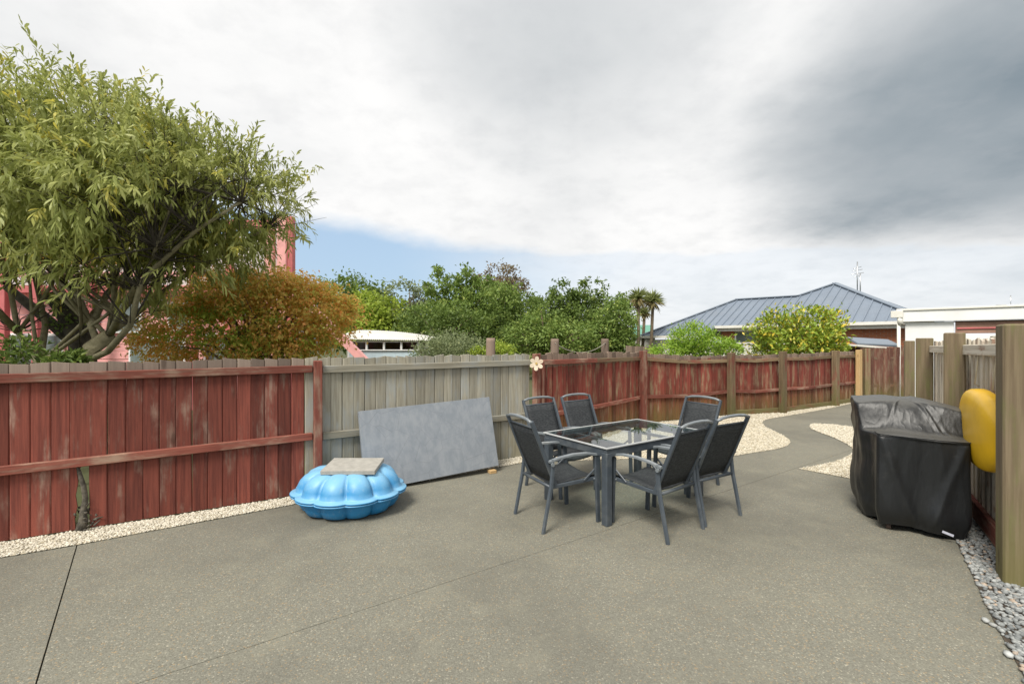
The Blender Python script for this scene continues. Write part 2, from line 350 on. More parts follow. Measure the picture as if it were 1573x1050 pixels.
# ------------------------------------------------------------------ the setting: ground, concrete, gravel
g = struct(lnk('ground', pymesh('ground', [(-600, -200, -.06), (600, -200, -.06), (600, 900, -.06), (-600, 900, -.06)], [(0, 1, 2, 3)]), 'soil'))
# fence line, measured along the foot of the fence
A0 = G(0, 835); A1 = G(484, 758); A2 = G(814, 699); 
dA = (A1 - A0).normalized(); AL = A0 - dA * 2.6
B1 = Vector((2.62, 9.45, 0)); B2 = G(1118, 638); B3 = G(1197, 633.4); B4 = G(1278, 622.5); B5 = G(1313, 617)
GA0 = G(1322, 614); GA1 = Vector((11.75, 13.75, 0))
# right fence
RD = Vector((.58, .815, 0)).normalized(); RN = Vector((-.815, .58, 0)).normalized()   # along it / towards the patio
RF = Vector((4.02, 3.83, 0))
yard = [AL + Vector((.0, -.0, 0)), A1, A2, B1, B2, B3, B4, B5, GA0, GA1, Vector((12.2, 12.6, 0)), Vector((8.6, 9.9, 0)), RF + RD * 1.2, RF - RD * 5.2, Vector((0, -3, 0)), Vector((-5.5, -2, 0))]
def cut(bm, co, no):                                # keep the side the normal points to
    bmesh.ops.bisect_plane(bm, geom=bm.verts[:] + bm.edges[:] + bm.faces[:], plane_co=co, plane_no=no, clear_inner=True, clear_outer=False)
base = poly_sheet('patio', yard, 0, None)
T = Vector((.823, .568, 0)).normalized(); TN = Vector((-T.y, T.x, 0))
j1, j1n = Vector((-3.0, 3.085, 0)), Vector((.777, .63, 0)).normalized(); j2 = Vector((.58, 3.95, 0)); hw = .004
for k, planes in enumerate(([(j1 - j1n * hw, -j1n)], [(j1 + j1n * hw, j1n), (j2 + TN * hw * .6, TN)], [(j1 + j1n * hw, j1n), (j2 - TN * hw * .6, -TN)])):
    bm = bmesh.new(); bm.from_mesh(base)
    for co, no in planes: cut(bm, co, no)
    r = bmesh.ops.extrude_face_region(bm, geom=bm.faces[:])
    for v in [e for e in r['geom'] if isinstance(e, bmesh.types.BMVert)]: v.co.z -= .05
    bmesh.ops.recalc_face_normals(bm, faces=bm.faces[:])
    me = bpy.data.meshes.new('patio'); bm.to_mesh(me); bm.free(); struct(lnk('patio', me, 'concrete'))
bpy.data.meshes.remove(base)

def in_poly(x, y, poly):
    ins = False; n = len(poly)
    for i in range(n):
        x1, y1 = poly[i][0], poly[i][1]; x2, y2 = poly[i - 1][0], poly[i - 1][1]
        if (y1 > y) != (y2 > y) and x < (x2 - x1) * (y - y1) / (y2 - y1) + x1: ins = not ins
    return ins
ico = bmesh.new(); bmesh.ops.create_icosphere(ico, subdivisions=1, radius=1.0)
ICO_V = np.array([v.co[:] for v in ico.verts]); ICO_F = np.array([[v.index for v in f.verts] for f in ico.faces]); ico.free()
def stones(name, poly, n, smin, smax, flat, mat, label, cat, z0=.004, chunky=False, keep=None, smooth=False):
    xs = [p[0] for p in poly]; ys = [p[1] for p in poly]; pts = []
    while len(pts) < n:
        x, y = random.uniform(min(xs), max(xs)), random.uniform(min(ys), max(ys))
        if in_poly(x, y, poly) and (keep is None or random.random() < keep(x, y)): pts.append((x, y))
    V = []; Fc = []; nv = len(ICO_V)
    base_v = ICO_V
    for i, (x, y) in enumerate(pts):
        s = random.uniform(smin, smax); sx, sy, sz = s * random.uniform(.8, 1.3), s * random.uniform(.7, 1.), s * flat * random.uniform(.7, 1.2)
        a = random.uniform(0, 6.28); t = random.uniform(-.5, .5); v = base_v * (1 + (rng.random((nv, 1)) - .5) * (.55 if chunky else .16))
        v = v * (sx, sy, sz); ca, sa, ct, st = math.cos(a), math.sin(a), math.cos(t), math.sin(t)
        v = np.stack([v[:, 0], v[:, 1] * ct - v[:, 2] * st, v[:, 1] * st + v[:, 2] * ct], 1)
        v = np.stack([v[:, 0] * ca - v[:, 1] * sa, v[:, 0] * sa + v[:, 1] * ca, v[:, 2]], 1) + (x, y, z0 + sz * random.uniform(.2, .9))
        V.append(v); Fc.append(ICO_F + i * nv)
    V = np.concatenate(V); Fc = np.concatenate(Fc); me = bpy.data.meshes.new(name)
    me.vertices.add(len(V)); me.vertices.foreach_set('co', V.astype(np.float32).ravel())
    me.loops.add(Fc.size); me.loops.foreach_set('vertex_index', Fc.astype(np.int32).ravel())
    me.polygons.add(len(Fc)); me.polygons.foreach_set('loop_start', np.arange(0, Fc.size, 3, dtype=np.int32)); me.polygons.foreach_set('loop_total', np.full(len(Fc), 3, dtype=np.int32))
    me.update(); 
    if smooth: me.polygons.foreach_set('use_smooth', [True] * len(me.polygons))
    # tone per stone
    at = me.color_attributes.new('tint', 'FLOAT_COLOR', 'POINT'); tn = np.repeat(rng.random((len(pts), 3)), nv, 0); at.data.foreach_set('color', np.concatenate([tn, np.ones((len(tn), 1))], 1).astype(np.float32).ravel())
    return tag(lnk(name, me, mat), label, cat, kind='stuff')
def m_stone(name, a, b, c3, rough):
    m, nt, out = newmat(name); at = nn(nt, 'ShaderNodeAttribute', _attribute_name='tint'); r = nn(nt, 'ShaderNodeSeparateColor', Color=at.outputs['Color'])
    t = nn(nt, 'ShaderNodeTexCoord'); n = noise(nt, t.outputs['Object'], 60, 4, .6)
    c = mix(nt, r.outputs[0], a, b); c = mix(nt, ramp(nt, r.outputs[1], .82, .95), c, c3); c = mix(nt, mth(nt, 'MULTIPLY', ramp(nt, n, .4, .7), .3), c, tuple(.6 * q for q in a))
    princ(nt, out, c, rough, spec=.35, bump=n, bstr=.15, bdist=.003); M[name] = m
m_stone('shell_stone', (.47, .43, .34), (.76, .71, .60), (.40, .35, .25), .9)
m_stone('river_stone', (.15, .16, .16), (.38, .39, .375), (.42, .33, .25), .62)
# strip of white chip along the near fences
e0, e1, e2 = G(0, 857), G(119, 837), G(451, 775)
d0 = (e1 - e0).normalized()
strip = [e0 - d0 * 2.4, e0, e1, e2, Vector((-1.0, 5.62, 0)), G(768, 717), A2 + Vector((.0, -.35, 0)), A2, A1, A0, AL]
lobeL = [Vector((.13, 6.43, 0)), Vector((1.6, 6.62, 0))] + [G(*p) for p in ((1131, 700), (1156, 695.4), (1180, 692), (1197, 689), (1210, 684.5), (1214.5, 679), (1212, 674.5), (1204, 669.5), (1187, 661), (1176, 655.5), (1171, 650), (1172.5, 646.5), (1181, 643.3), (1213.5, 638), (1251.7, 631.5), (1280, 626), (1307, 620))] + [B5, B4, B3, B2, B1, A2]
lobeR = [G(*p) for p in ((1227, 720), (1252, 716), (1280, 709.7), (1299, 703), (1307.5, 697), (1310.5, 692), (1308.5, 687.5), (1301, 682), (1282, 672.5), (1261, 665), (1247, 659.3), (1243.6, 655.4), (1245, 652), (1250, 650.6), (1280, 652), (1313.6, 656), (1345, 659))] + [RF + RD * 4.2 + RN * .2, RF + RD * 1.7 + RN * .05, Vector((4.55, 5.2, 0))]
for nm, pl in (('gravel_bed', strip), ('gravel_bed', lobeL), ('gravel_bed', lobeR)):
    struct(lnk(nm, poly_sheet(nm, pl, .006, None), 'gravel_sheet'))
stones('white_gravel', strip, 17000, .006, .0125, .75, 'shell_stone', 'strip of cream stone chips along the foot of the near fences', 'gravel', .006, True)
stones('white_gravel', lobeL, 13000, .008, .014, .7, 'shell_stone', 'cream stone chips in the bed between the far red fence and the path', 'gravel', .006, True)
stones('white_gravel', lobeR, 9000, .008, .014, .7, 'shell_stone', 'cream stone chips in the curved bed behind the covered barbecue', 'gravel', .006, True)
pe = [G(1482, 772), G(1470, 834), G(1498, 893), G(1527, 955), G(1569, 1032)]
pdir = (pe[-1] - pe[1]).normalized()
pebpoly = [RF + RD * 1.25, G(1481, 775) , pe[1], pe[2], pe[3], pe[4], pe[4] + pdir * 1.6, pe[4] + pdir * 1.6 + Vector((2.2, 0, 0)), RF - RD * .2 + Vector((.9, -.6, 0)), RF - RD * .1 - RN * .0]
struct(lnk('pebble_bed', poly_sheet('pebble_bed', pebpoly, .006, None), 'dark_earth'))
stones('river_pebbles', pebpoly, 12000, .010, .021, .62, 'river_stone', 'bed of smooth grey river pebbles beside the tall right-hand fence', 'pebbles', .008, smooth=True)
for px, py, s in ((1514, 955, .024), (1549, 1008, .027), (1526, 962, .02)):
    q = G(px, py); me = pymesh('pebble', [tuple(v) for v in ICO_V * (s * 1.25, s * .85, s * .6)], [tuple(f) for f in ICO_F], True)
    o = lnk('pebble', me, 'pebble_grey'); o.location = (q.x, q.y, s * .55); o.rotation_euler = (0, 0, random.random() * 6)
    tag(o, 'stray grey river pebble lying on the concrete beside the pebble bed', 'pebble', 'stray pebbles on the concrete')

# ------------------------------------------------------------------ fences
PALE = {}
def paling_me(wd, th, ht, v=0):
    """one board: chamfered edges, slightly out of square, top cut a little skew"""
    key = (round(wd, 3), round(th, 3), round(ht, 2), v)
    if key in PALE: return PALE[key]
    r = random.Random(int(wd * 1e4) * 31 + int(ht * 100) * 7 + v); c = .009 if wd > .095 else .004; sk = r.uniform(-.012, .012); bw = r.uniform(-.006, .006)
    prof = [(-wd / 2, th), (-wd / 2, c), (-wd / 2 + c, 0), (wd / 2 - c, 0), (wd / 2, c), (wd / 2, th)]
    vs = []; zs = (0, ht * .5, ht)
    for i, z in enumerate(zs):
        for x, y in prof: vs.append((x * (1 - .003 * r.random()) + (bw if i == 1 else 0), y, z + (sk * x / wd * 2 if i == 2 else 0)))
    fs = []
    for i in range(2):
        for k in range(6): k2 = (k + 1) % 6; fs.append((i * 6 + k, i * 6 + k2, (i + 1) * 6 + k2, (i + 1) * 6 + k))
    fs += [tuple(range(5, -1, -1)), tuple(12 + k for k in range(6))]
    me = pymesh('paling', vs, fs); PALE[key] = me; return me
def lerp(a, b, t): return a + (b - a) * t
def palings(par, p0, p1, h0, h1, pitch, wd, mat, side, th=.019, z0=.02, jit=.008, tilt=.006, skip=(), matf=None, sag=0., alt=0.):
    """boards from p0 to p1; side = unit vector towards the viewer's side, boards' faces lie at the line"""
    L = (p1 - p0).length; n = max(1, int(round(L / pitch))); d = (p1 - p0).normalized(); ang = math.atan2(d.y, d.x)
    flip = Vector((d.y, -d.x, 0)).dot(side) > 0
    outs = []
    for i in range(n):
        if i in skip: continue
        t = (i + .5) / n; p = lerp(p0, p1, t); ht = lerp(h0, h1, t) - z0 + random.uniform(-jit, jit) - sag * 4 * t * (1 - t)
        me = paling_me(wd, th, round(ht, 2), random.randint(0, 3))
        o = bpy.data.objects.new('paling', me); col.objects.link(o); o.parent = par
        if not me.materials: me.materials.append(M[mat])
        q = p - Vector(par.location) - side * ((alt if i % 2 else 0) + random.uniform(0, .004))
        o.location = (q.x, q.y, z0); o.rotation_euler = (random.uniform(-tilt, tilt) * .5, random.uniform(-tilt, tilt), ang if flip else ang + math.pi)
        mm = matf(i, n) if matf else None
        if mm: o.material_slots[0].link = 'OBJECT'; o.material_slots[0].material = M[mm]
        outs.append(o)
    return outs
def rail(par, p0, p1, z0, z1, mat, side, ht=.075, th=.045, out=.0, name='rail'):
    l = Vector(par.location); a = p0 - l + side * (th / 2 + out + .003); b = p1 - l + side * (th / 2 + out + .003); a.z = z0; b.z = z1
    return beam(name, mat, par, a, b, th, ht, ch=.006)
def post(par, p, h, wx, wy, mat, ang, name='post', z0=-.04, ch=.008):
    o = lnk(name, box_me(name, wx, wy, h - z0, ch), mat, par); l = Vector(par.location); o.location = (p.x - l.x, p.y - l.y, z0); o.rotation_euler = (0, 0, ang); return o
def side_of(a, b): d = (b - a).normalized(); return Vector((d.y, -d.x, 0))
# near red run
f1 = thing('red_fence', 'red painted paling fence with two rails below the feathery tree', 'fence', tuple(A0))
s1 = side_of(A0, A1); dS = (A1 - AL).normalized()
red_end = lerp(A0, A1, .955)
nb = int(round((red_end - AL).length / .126)); hole = int(nb * ((G(131, 815) - AL).length / (red_end - AL).length))
bs = palings(f1, AL, red_end, 1.49, 1.50, .126, .1265, 'red_v', s1, skip=(hole,), th=.032, tilt=.003)
grey_b = palings(f1, red_end + dS * .01, A1 + dS * .03, 1.50, 1.50, .13, .13, 'grey_v', s1)
# the rotted board: whole above the rail, eaten away below
tp = (hole + .5) / nb; pH = lerp(AL, red_end, tp) - Vector(f1.location)
jag = [(-.066, .0), (-.03, .0), (-.036, .10), (-.018, .2), (-.030, .30), (-.012, .42), (-.02, .50), (.012, .56), (.066, .58), (.066, 1.47), (-.066, 1.475)]
vs = [(x, 0, z) for x, z in jag] + [(x, .019, z) for x, z in jag]; n = len(jag)
fs = [tuple(range(n)), tuple(range(2 * n - 1, n - 1, -1))] + [(i, n + i, n + (i + 1) % n, (i + 1) % n) for i in range(n)]
o = lnk('broken_paling', pymesh('broken_paling', vs, fs), 'red_v', f1); o.location = (pH.x, pH.y, .02); o.rotation_euler = (0, 0, math.atan2(dS.y, dS.x)); o['label'] = 'rotted red board eaten away below the middle rail'
rail(f1, AL, A1 - dS * .03, 1.365, 1.385, 'redrail_h', s1, .078); rail(f1, AL, A1 - dS * .03, .575, .645, 'redrail_h', s1, .078)
post(f1, A1 + s1 * .055 + dS * .02, 1.475, .085, .09, 'redrail_v', math.atan2(dS.y, dS.x))
# dead root pushing through the hole
mb = MB(); pw = lerp(AL, red_end, tp) + Vector((0, 0, 0))
pts = [pw + Vector((.0, .0, .0)) - s1 * .0 + Vector((random.uniform(-.012, .012), 0, z)) + dS * (.035 * math.sin(z * 6)) for z in (-.02, .08, .18, .28, .4, .52, .60)]
mb.tube(pts, [.045, .034, .024, .021, .019, .016, .008], 9)
for k in range(46):
    q = random.choice(pts[:3]) + Vector((random.gauss(0, .05), random.gauss(0, .03), random.gauss(0, .03))); mb.tube([q, q + Vector((random.gauss(0, .03), random.gauss(0, .02), random.uniform(-.01, .04)))], [.011, .004], 4)
tag(lnk('dead_root', mb.me('dead_root', True), 'bark_dead'), 'crumbling grey root poking through the gap in the red fence', 'root')
# grey run
f2 = thing('grey_fence', 'unpainted weathered grey paling fence behind the leaning panel', 'fence', tuple(A1)); s2 = side_of(A1, A2); d2 = (A2 - A1).normalized()
palings(f2, A1 + d2 * .04, A2, 1.50, 1.50, .128, .1285, 'grey_v', s2, jit=.006, th=.032, tilt=.003)
rail(f2, A1 + d2 * .07, A2 - d2 * .02, 1.375, 1.375, 'grey_h', s2, .08); rail(f2, A1 + d2 * .07, A2 - d2 * .02, .635, .60, 'grey_h', s2, .08)
# far red runs
f3 = thing('red_fence', 'long sagging red paling fence with gaps behind the dining set', 'fence', tuple(A2)); 
C0 = A2 + Vector((.06, .05, 0))
runs = [(C0, B1, 1.50, 1.47, .14, .141, 0), (B1, B2, 1.47, 1.38, .105, .1055, .05), (B2, B3, 1.40, 1.40, .105, .1055, .03), (B3, B4, 1.40, 1.42, .105, .1055, .02), (B4, B5, 1.42, 1.41, .105, .1055, 0)]
for a, b, h0, h1, pt, wd, sag in runs:
    s = side_of(a, b); d = (b - a).normalized()
    palings(f3, a + d * .05, b, h0, h1, pt, wd, 'redfar_v', s, jit=.016, tilt=.008, th=.03, sag=sag)
    m = lerp(a, b, .5); zt0, zt1 = h0 - .13, h1 - .13
    rail(f3, a + d * .06, m, zt0, (zt0 + zt1) / 2 - sag, 'redrail_h' if a is C0 else 'farpost_h', s, .075); rail(f3, m, b - d * .03, (zt0 + zt1) / 2 - sag, zt1, 'farpost_h', s, .075)
    rail(f3, a + d * .06, m, .56, .54 - sag * .5, 'redrail_h', s, .07); rail(f3, m, b - d * .03, .54 - sag * .5, .55, 'redrail_h', s, .07)
    if a is not C0 and a is not B1: rail(f3, a, b, .06, .06, 'farpost_h', s, .12, .03, name='kickboard')
sC = side_of(C0, B1)
post(f3, C0 + sC * .05, 1.505, .10, .09, 'redrail_v', math.atan2(*(B1 - C0).yx)); post(f3, C0 + (B1 - C0).normalized() * .13 + sC * .05, 1.40, .07, .06, 'redrail_v', math.atan2(*(B1 - C0).yx))
for p, h, wx, mt in ((B1, 1.50, .12, 'redrail_v'), (B2, 1.44, .15, 'farpost_v'), (B3, 1.46, .15, 'farpost_v'), (B4, 1.45, .17, 'farpost_v')):
    post(f3, p + side_of(B1, B4) * .09, h, wx, .12, mt, math.atan2(*(B4 - B1).yx))
np_ = post(f3, B5 + side_of(B4, B5) * .10, 1.46, .19, .10, 'newtim_v', math.atan2(*(B5 - B4).yx)); np_['label'] = 'new pale timber end post'
# end fence / gate across
f4 = thing('boundary_fence', 'old brown-red paling fence with green algae closing the end of the path', 'fence', tuple(GA0)); s4 = side_of(GA0, GA1)
palings(f4, GA0, GA1, 1.50, 1.52, .12, .116, 'gatered_v', s4, jit=.012, tilt=.01)
rail(f4, GA0, GA1, 1.2, 1.2, 'gatered_h', -s4, .08); rail(f4, GA0, GA1, .4, .4, 'gatered_h', -s4, .08)
post(f4, GA0 + s4 * .06 + Vector((.12, 0, 0)), 1.50, .16, .1, 'farpost_v', 0); 
# right fence: sleepers for posts, overlapping pale boards, red kickboard
f5 = thing('tall_fence', 'tall fence of pale narrow boards between broad sleeper posts beside the barbecue', 'fence', tuple(RF))
aR = math.atan2(RD.y, RD.x)
def rp(along, left): return RF + RD * along + RN * left
palings(f5, rp(-.75, 0), rp(1.05, 0), 1.74, 1.70, .088, .085, 'pale_v', RN, th=.02, z0=.10, jit=.02, tilt=.006, alt=.022)
palings(f5, rp(1.08, 0), rp(3.25, 0), 1.71, 1.68, .088, .085, 'pale_v', RN, th=.02, z0=.10, jit=.015, tilt=.006, alt=.022)
rail(f5, rp(-.7, 0), rp(1.06, 0), 1.62, 1.60, 'pale_h', RN, .10, .045); rail(f5, rp(1.08, 0), rp(3.2, 0), 1.60, 1.58, 'pale_h', RN, .09, .045); rail(f5, rp(-.7, 0), rp(3.1, 0), .72, .72, 'sleeper_h', RN, .10, .04)
rail(f5, rp(-.75, 0), rp(2.1, 0), .11, .11, 'redrail_h', RN, .16, .045, name='kickboard')
p1 = post(f5, Vector((3.575, 3.19, 0)) , 1.805, .2, .30, 'sleeper_v', aR, ch=.012); 
post(f5, rp(1.09, .10), 1.775, .12, .165, 'sleeper_v', aR - .12, ch=.01); post(f5, rp(3.27, .09), 1.735, .12, .19, 'sleeper_v', aR - .12, ch=.01)
gp = thing('gate_post', 'weathered sleeper post standing free in front of the white garage', 'post', (6.62, 7.7, 0)); post(gp, Vector((6.62, 7.7, 0)), 1.70, .13, .13, 'sleeper_v', aR)
wp = thing('white_post', 'slim white painted post with a rag tied to it near the garage', 'post', (6.42, 7.25, 0)); post(wp, Vector((6.42, 7.25, 0)), 1.70, .05, .05, 'white_paint', aR)
mb = MB(); mb.tube([(.03, -.05, .9), (.02, -.06, 1.0), (.04, -.05, 1.08), (.0, -.04, 1.13)], [.05, .07, .05, .02], 7); lnk('rag', mb.me('rag', True), 'white_paint', wp)

# ------------------------------------------------------------------ table and chairs
TA = math.atan2(.568, .823); TC = Vector((1.215, 4.99, 0)); TL, TW, TH = 1.51, .93, .715
tb = thing('dining_table', 'grey metal outdoor dining table with a clear glass top', 'table', tuple(TC), TA)
for sx in (-1, 1):
    for sy in (-1, 1):
        o = lnk('leg', box_me('leg', .072, .072, TH - .05, .006), 'frame_metal', tb); o.location = (sx * (TL / 2 - .045), sy * (TW / 2 - .045), 0)
for sy in (-1, 1): beam('apron', 'frame_metal', tb, (-TL / 2 + .012, sy * (TW / 2 - .03), TH - .05), (TL / 2 - .012, sy * (TW / 2 - .03), TH - .05), .035, .075)
for sx in (-1, 1): beam('apron', 'frame_metal', tb, (sx * (TL / 2 - .03), -TW / 2 + .05, TH - .05), (sx * (TL / 2 - .03), TW / 2 - .05, TH - .05), .034, .073)
for sx in (-.33, .33): beam('crossbar', 'frame_metal', tb, (sx, -TW / 2 + .05, TH - .055), (sx, TW / 2 - .05, TH - .055), .03, .03)
for sy in (-1, 1): beam('rim', 'rim_metal', tb, (-TL / 2, sy * (TW / 2 - .011), TH - .004), (TL / 2, sy * (TW / 2 - .011), TH - .004), .022, .016)
for sx in (-1, 1): beam('rim', 'rim_metal', tb, (sx * (TL / 2 - .011), -TW / 2 + .0225, TH - .004), (sx * (TL / 2 - .011), TW / 2 - .0225, TH - .004), .0215, .0155)
o = lnk('glass_top', box_me('glass_top', TL - .048, TW - .048, .006, .001), 'table_glass', tb); o.location = (0, 0, TH - .004)
mb = MB(); 
for k in range(24):
    a = 2 * math.pi * k / 24; b = 2 * math.pi * (k + 1) / 24
    for r0, r1, z0, z1 in ((.022, .038, .004, .007),):
        p = [(r0 * math.cos(a), r0 * math.sin(a), z1), (r1 * math.cos(a), r1 * math.sin(a), z0), (r1 * math.cos(b), r1 * math.sin(b), z0), (r0 * math.cos(b), r0 * math.sin(b), z1)]; mb.add((p, [(0, 1, 2, 3)]))
o = lnk('umbrella_ring', mb.me('umbrella_ring'), 'steel', tb); o.location = (0, 0, TH)

def strip_surface(pts_c, width, name, crown=0., nx=7):
    vs = []; fs = []; n = len(pts_c)
    for (y, z) in pts_c:
        for i in range(nx):
            u = i / (nx - 1) * 2 - 1; vs.append((u * width / 2, y, z - crown * (1 - u * u)))
    for j in range(n - 1):
        for i in range(nx - 1): a = j * nx + i; fs.append((a, a + 1, a + nx + 1, a + nx))
    # give it thickness
    m = len(vs); nv = []
    for j in range(n):
        y0, z0 = pts_c[max(j - 1, 0)]; y1, z1 = pts_c[min(j + 1, n - 1)]; d = Vector((0, y1 - y0, z1 - z0)).normalized(); nrm = Vector((0, d.z, -d.y))
        for i in range(nx): nv.append(Vector(vs[j * nx + i]) + nrm * .006)
    vs += nv; fs += [tuple(m + q for q in reversed(f)) for f in fs]
    ring = [i for i in range(nx)] + [j * nx + nx - 1 for j in range(1, n)] + [(n - 1) * nx + i for i in range(nx - 2, -1, -1)] + [j * nx for j in range(n - 2, 0, -1)]
    fs += [(ring[i], m + ring[i], m + ring[(i + 1) % len(ring)], ring[(i + 1) % len(ring)]) for i in range(len(ring))]
    return pymesh(name, vs, fs, True)
def make_chair():
    """sling armchair facing +Y, origin on the floor under the seat"""
    t = thing('patio_chair', 'x', 'chair', group='sling armchairs around the glass table'); hwid = .265
    seat = [(.262, .405), (.25, .428), (.20, .436), (.05, .425), (-.10, .41), (-.20, .405)]
    lnk('seat', strip_surface(seat, .465, 'seat', .022), 'sling_fabric', t)
    b0, b1 = Vector((0, -.205, .41)), Vector((0, -.445, .985)); bk = [(lerp(b0.y, b1.y, u) - .012 * math.sin(u * 3.14), lerp(b0.z, b1.z, u)) for u in (.0, .15, .3, .45, .6, .75, .885)]
    lnk('backrest', strip_surface(bk, .43, 'backrest', .0), 'sling_fabric', t)
    for s in (-1, 1):
        x = s * hwid
        beam('leg', 'frame_metal', t, (x, .255, 0), (x, .232, .615), .026, .042, up=(0, 1, 0))             # front leg up to the arm
        v, f = tube_data([(x, -.345, 0.0), (x, -.30, .22), (x, -.262, .40), (x, -.245, .56), (x, -.25, .64)], [.019, .02, .021, .02, .017], 6); lnk('leg', pymesh('leg', v, f), 'frame_metal', t)
        xs = s * .236
        beam('back_upright', 'frame_metal', t, (xs, b0.y + .012, b0.z - .03), (xs, b1.y, b1.z), .026, .034, up=(0, 1, 0))
        beam('seat_rail', 'frame_metal', t, (xs, .262, .405), (xs, -.25, .385), .024, .034)
        arm = [(x, -.285, .622), (x, -.18, .645), (x, -.03, .66), (x, .12, .655), (x, .235, .633), (x, .275, .618)]
        mb = MB()
        vv = []; ff = []
        for i, p in enumerate(arm):
            wv = .018 if 0 < i < 5 else .015
            for (dx, dz) in ((-wv, -.010), (wv, -.010), (wv, .006), (wv * .6, .011), (-wv * .6, .011), (-wv, .006)): vv.append((p[0] + dx, p[1], p[2] + dz))
        for i in range(5):
            for k in range(6): k2 = (k + 1) % 6; ff.append((i * 6 + k, (i + 1) * 6 + k, (i + 1) * 6 + k2, i * 6 + k2))
        ff += [tuple(range(6)), tuple(30 + k for k in range(5, -1, -1))]
        lnk('armrest', pymesh('armrest', vv, ff), 'arm_metal', t)
        mb = MB(); mb.tube([(s * .285, -.262, .60), (s * .300, -.262, .60)], .017, 10); lnk('recline_knob', mb.me('recline_knob'), 'arm_metal', t)
        beam('brace', 'frame_metal', t, (s * .25, .235, .50), (s * .25, .10, .40), .012, .02)
    tp = [(-.236, b1.y, b1.z - .012), (-.16, b1.y - .004, b1.z + .009), (-.06, b1.y - .006, b1.z + .017), (.06, b1.y - .006, b1.z + .017), (.16, b1.y - .004, b1.z + .009), (.236, b1.y, b1.z - .012)]
    tubeobj('top_bar', 'arm_metal', t, tp, .0145, 8)
    mb = MB(); yb, zb = bk[-1]; mb.tube([(-.236, yb, zb + .004), (.236, yb, zb + .004)], .0085, 8); lnk('sling_bar', mb.me('sling_bar', True), 'frame_metal', t)
    for yy, zz_ in ((-.262, .392), (.225, .40)):
        tubeobj('crossbar', 'frame_metal', t, [(-.262, yy, zz_), (.262, yy, zz_)], .015, 8)
    return t
def copy_tree(o):
    c = o.copy(); col.objects.link(c)
    for ch in [q for q in bpy.data.objects if q.parent == o]:
        k = ch.copy(); col.objects.link(k); k.parent = c; k.matrix_parent_inverse = ch.matrix_parent_inverse.copy()
    return c
chair0 = make_chair()
chairs = [((.46, 4.445), R(27), 'grey sling armchair at the table end opposite the path, nearest the blue shell'),
          ((1.30, 4.275), R(127), 'grey sling armchair on the open patio side of the table, nearer the blue shell'),
          ((1.81, 4.64), R(121), 'grey sling armchair on the open patio side of the table, nearer the barbecue'),
          ((.585, 5.30), R(-54), 'grey sling armchair on the fence side of the table, nearer the leaning panel'),
          ((1.07, 5.62), R(-56), 'grey sling armchair on the fence side of the table, second from the leaning panel'),
          ((1.99, 5.47), R(213), 'grey sling armchair at the table end towards the curved gravel path')]
for i, ((x, y), a, lb) in enumerate(chairs):
    c = chair0 if i == 0 else copy_tree(chair0)
    c.location = (x, y, .0); c.rotation_euler = (0, 0, a - R(90)); c['label'] = lb

# ------------------------------------------------------------------ blue shell sandpit with paver
SH = Vector((-1.655, 4.72, 0)); NL = 11
sp = thing('shell_sandpit', 'whitish blue plastic shell sandpit with its scalloped lid on', 'sandpit', tuple(SH), R(-12))
def shell(name, prof, amp):
    """revolved profile (r, z, lobe weight) with scallops round it"""
    n = NL * 14; vs = []; fs = []
    for r, z, lw in prof:
        for k in range(n):
            a = 2 * math.pi * k / n; u = abs(math.sin(a * NL / 2)); sc_ = (u ** .55) - .72
            rr = r * (1 + amp * lw * sc_) ; vs.append((rr * math.cos(a) * .97, rr * math.sin(a) * .90, z + (.010 * lw * sc_ if z > .25 else 0)))
    m = len(prof)
    for j in range(m - 1):
        for k in range(n): k2 = (k + 1) % n; fs.append((j * n + k, j * n + k2, (j + 1) * n + k2, (j + 1) * n + k))
    vs.append((0, 0, prof[-1][1])); fs += [((m - 1) * n + k, (m - 1) * n + (k + 1) % n, len(vs) - 1) for k in range(n)]
    return pymesh(name, vs, fs, True)
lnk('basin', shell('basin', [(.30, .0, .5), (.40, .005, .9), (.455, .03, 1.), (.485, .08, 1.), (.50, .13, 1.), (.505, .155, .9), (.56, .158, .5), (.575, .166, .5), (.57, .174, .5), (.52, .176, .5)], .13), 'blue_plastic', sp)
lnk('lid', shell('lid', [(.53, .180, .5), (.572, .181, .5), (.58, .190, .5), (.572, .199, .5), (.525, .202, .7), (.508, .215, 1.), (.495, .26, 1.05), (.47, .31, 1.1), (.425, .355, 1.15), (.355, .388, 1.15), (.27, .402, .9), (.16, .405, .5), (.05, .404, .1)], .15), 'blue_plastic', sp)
o = lnk('concrete_paver', box_me('concrete_paver', .52, .40, .042, .004), 'paver'); o.location = (SH.x + .055, SH.y - .05, .408); o.rotation_euler = (R(3.5), R(.6), R(3))
tag(o, 'square concrete paver lying on top of the blue shell sandpit', 'paver')

# ------------------------------------------------------------------ leaning panel
b0, b1 = Vector((-1.62, 5.12, .02)), Vector((-.174, 6.0, .08))
ex = (b1 - b0).normalized(); up = Vector((-.52, .854, 0)) * .2 + Vector((0, 0, .87)); up = (up - ex * up.dot(ex)); Hh = up.length; up.normalize(); nr = ex.cross(up)
pl = thing('leaning_panel', 'large grey-blue weathered panel leaning against the grey fence', 'panel', tuple(b0)); L = (b1 - b0).length
o = lnk('board', box_me('board', L, .012, Hh, .002, (L / 2, 0, 0)), 'grey_board', pl); mm = Matrix((ex, -nr, up)).transposed().to_4x4(); o.matrix_local = mm
for a0, a1, wd, ht in (((0, .032, .0), (L, .032, .0), .05, .03), ((0, .032, Hh - .03), (L, .032, Hh - .03), .05, .03)):
    q = lnk('edge_batten', box_me('edge_batten', L, wd, ht, .003, (L / 2, 0.034, a0[2])), 'grey_board', pl); q.matrix_local = mm
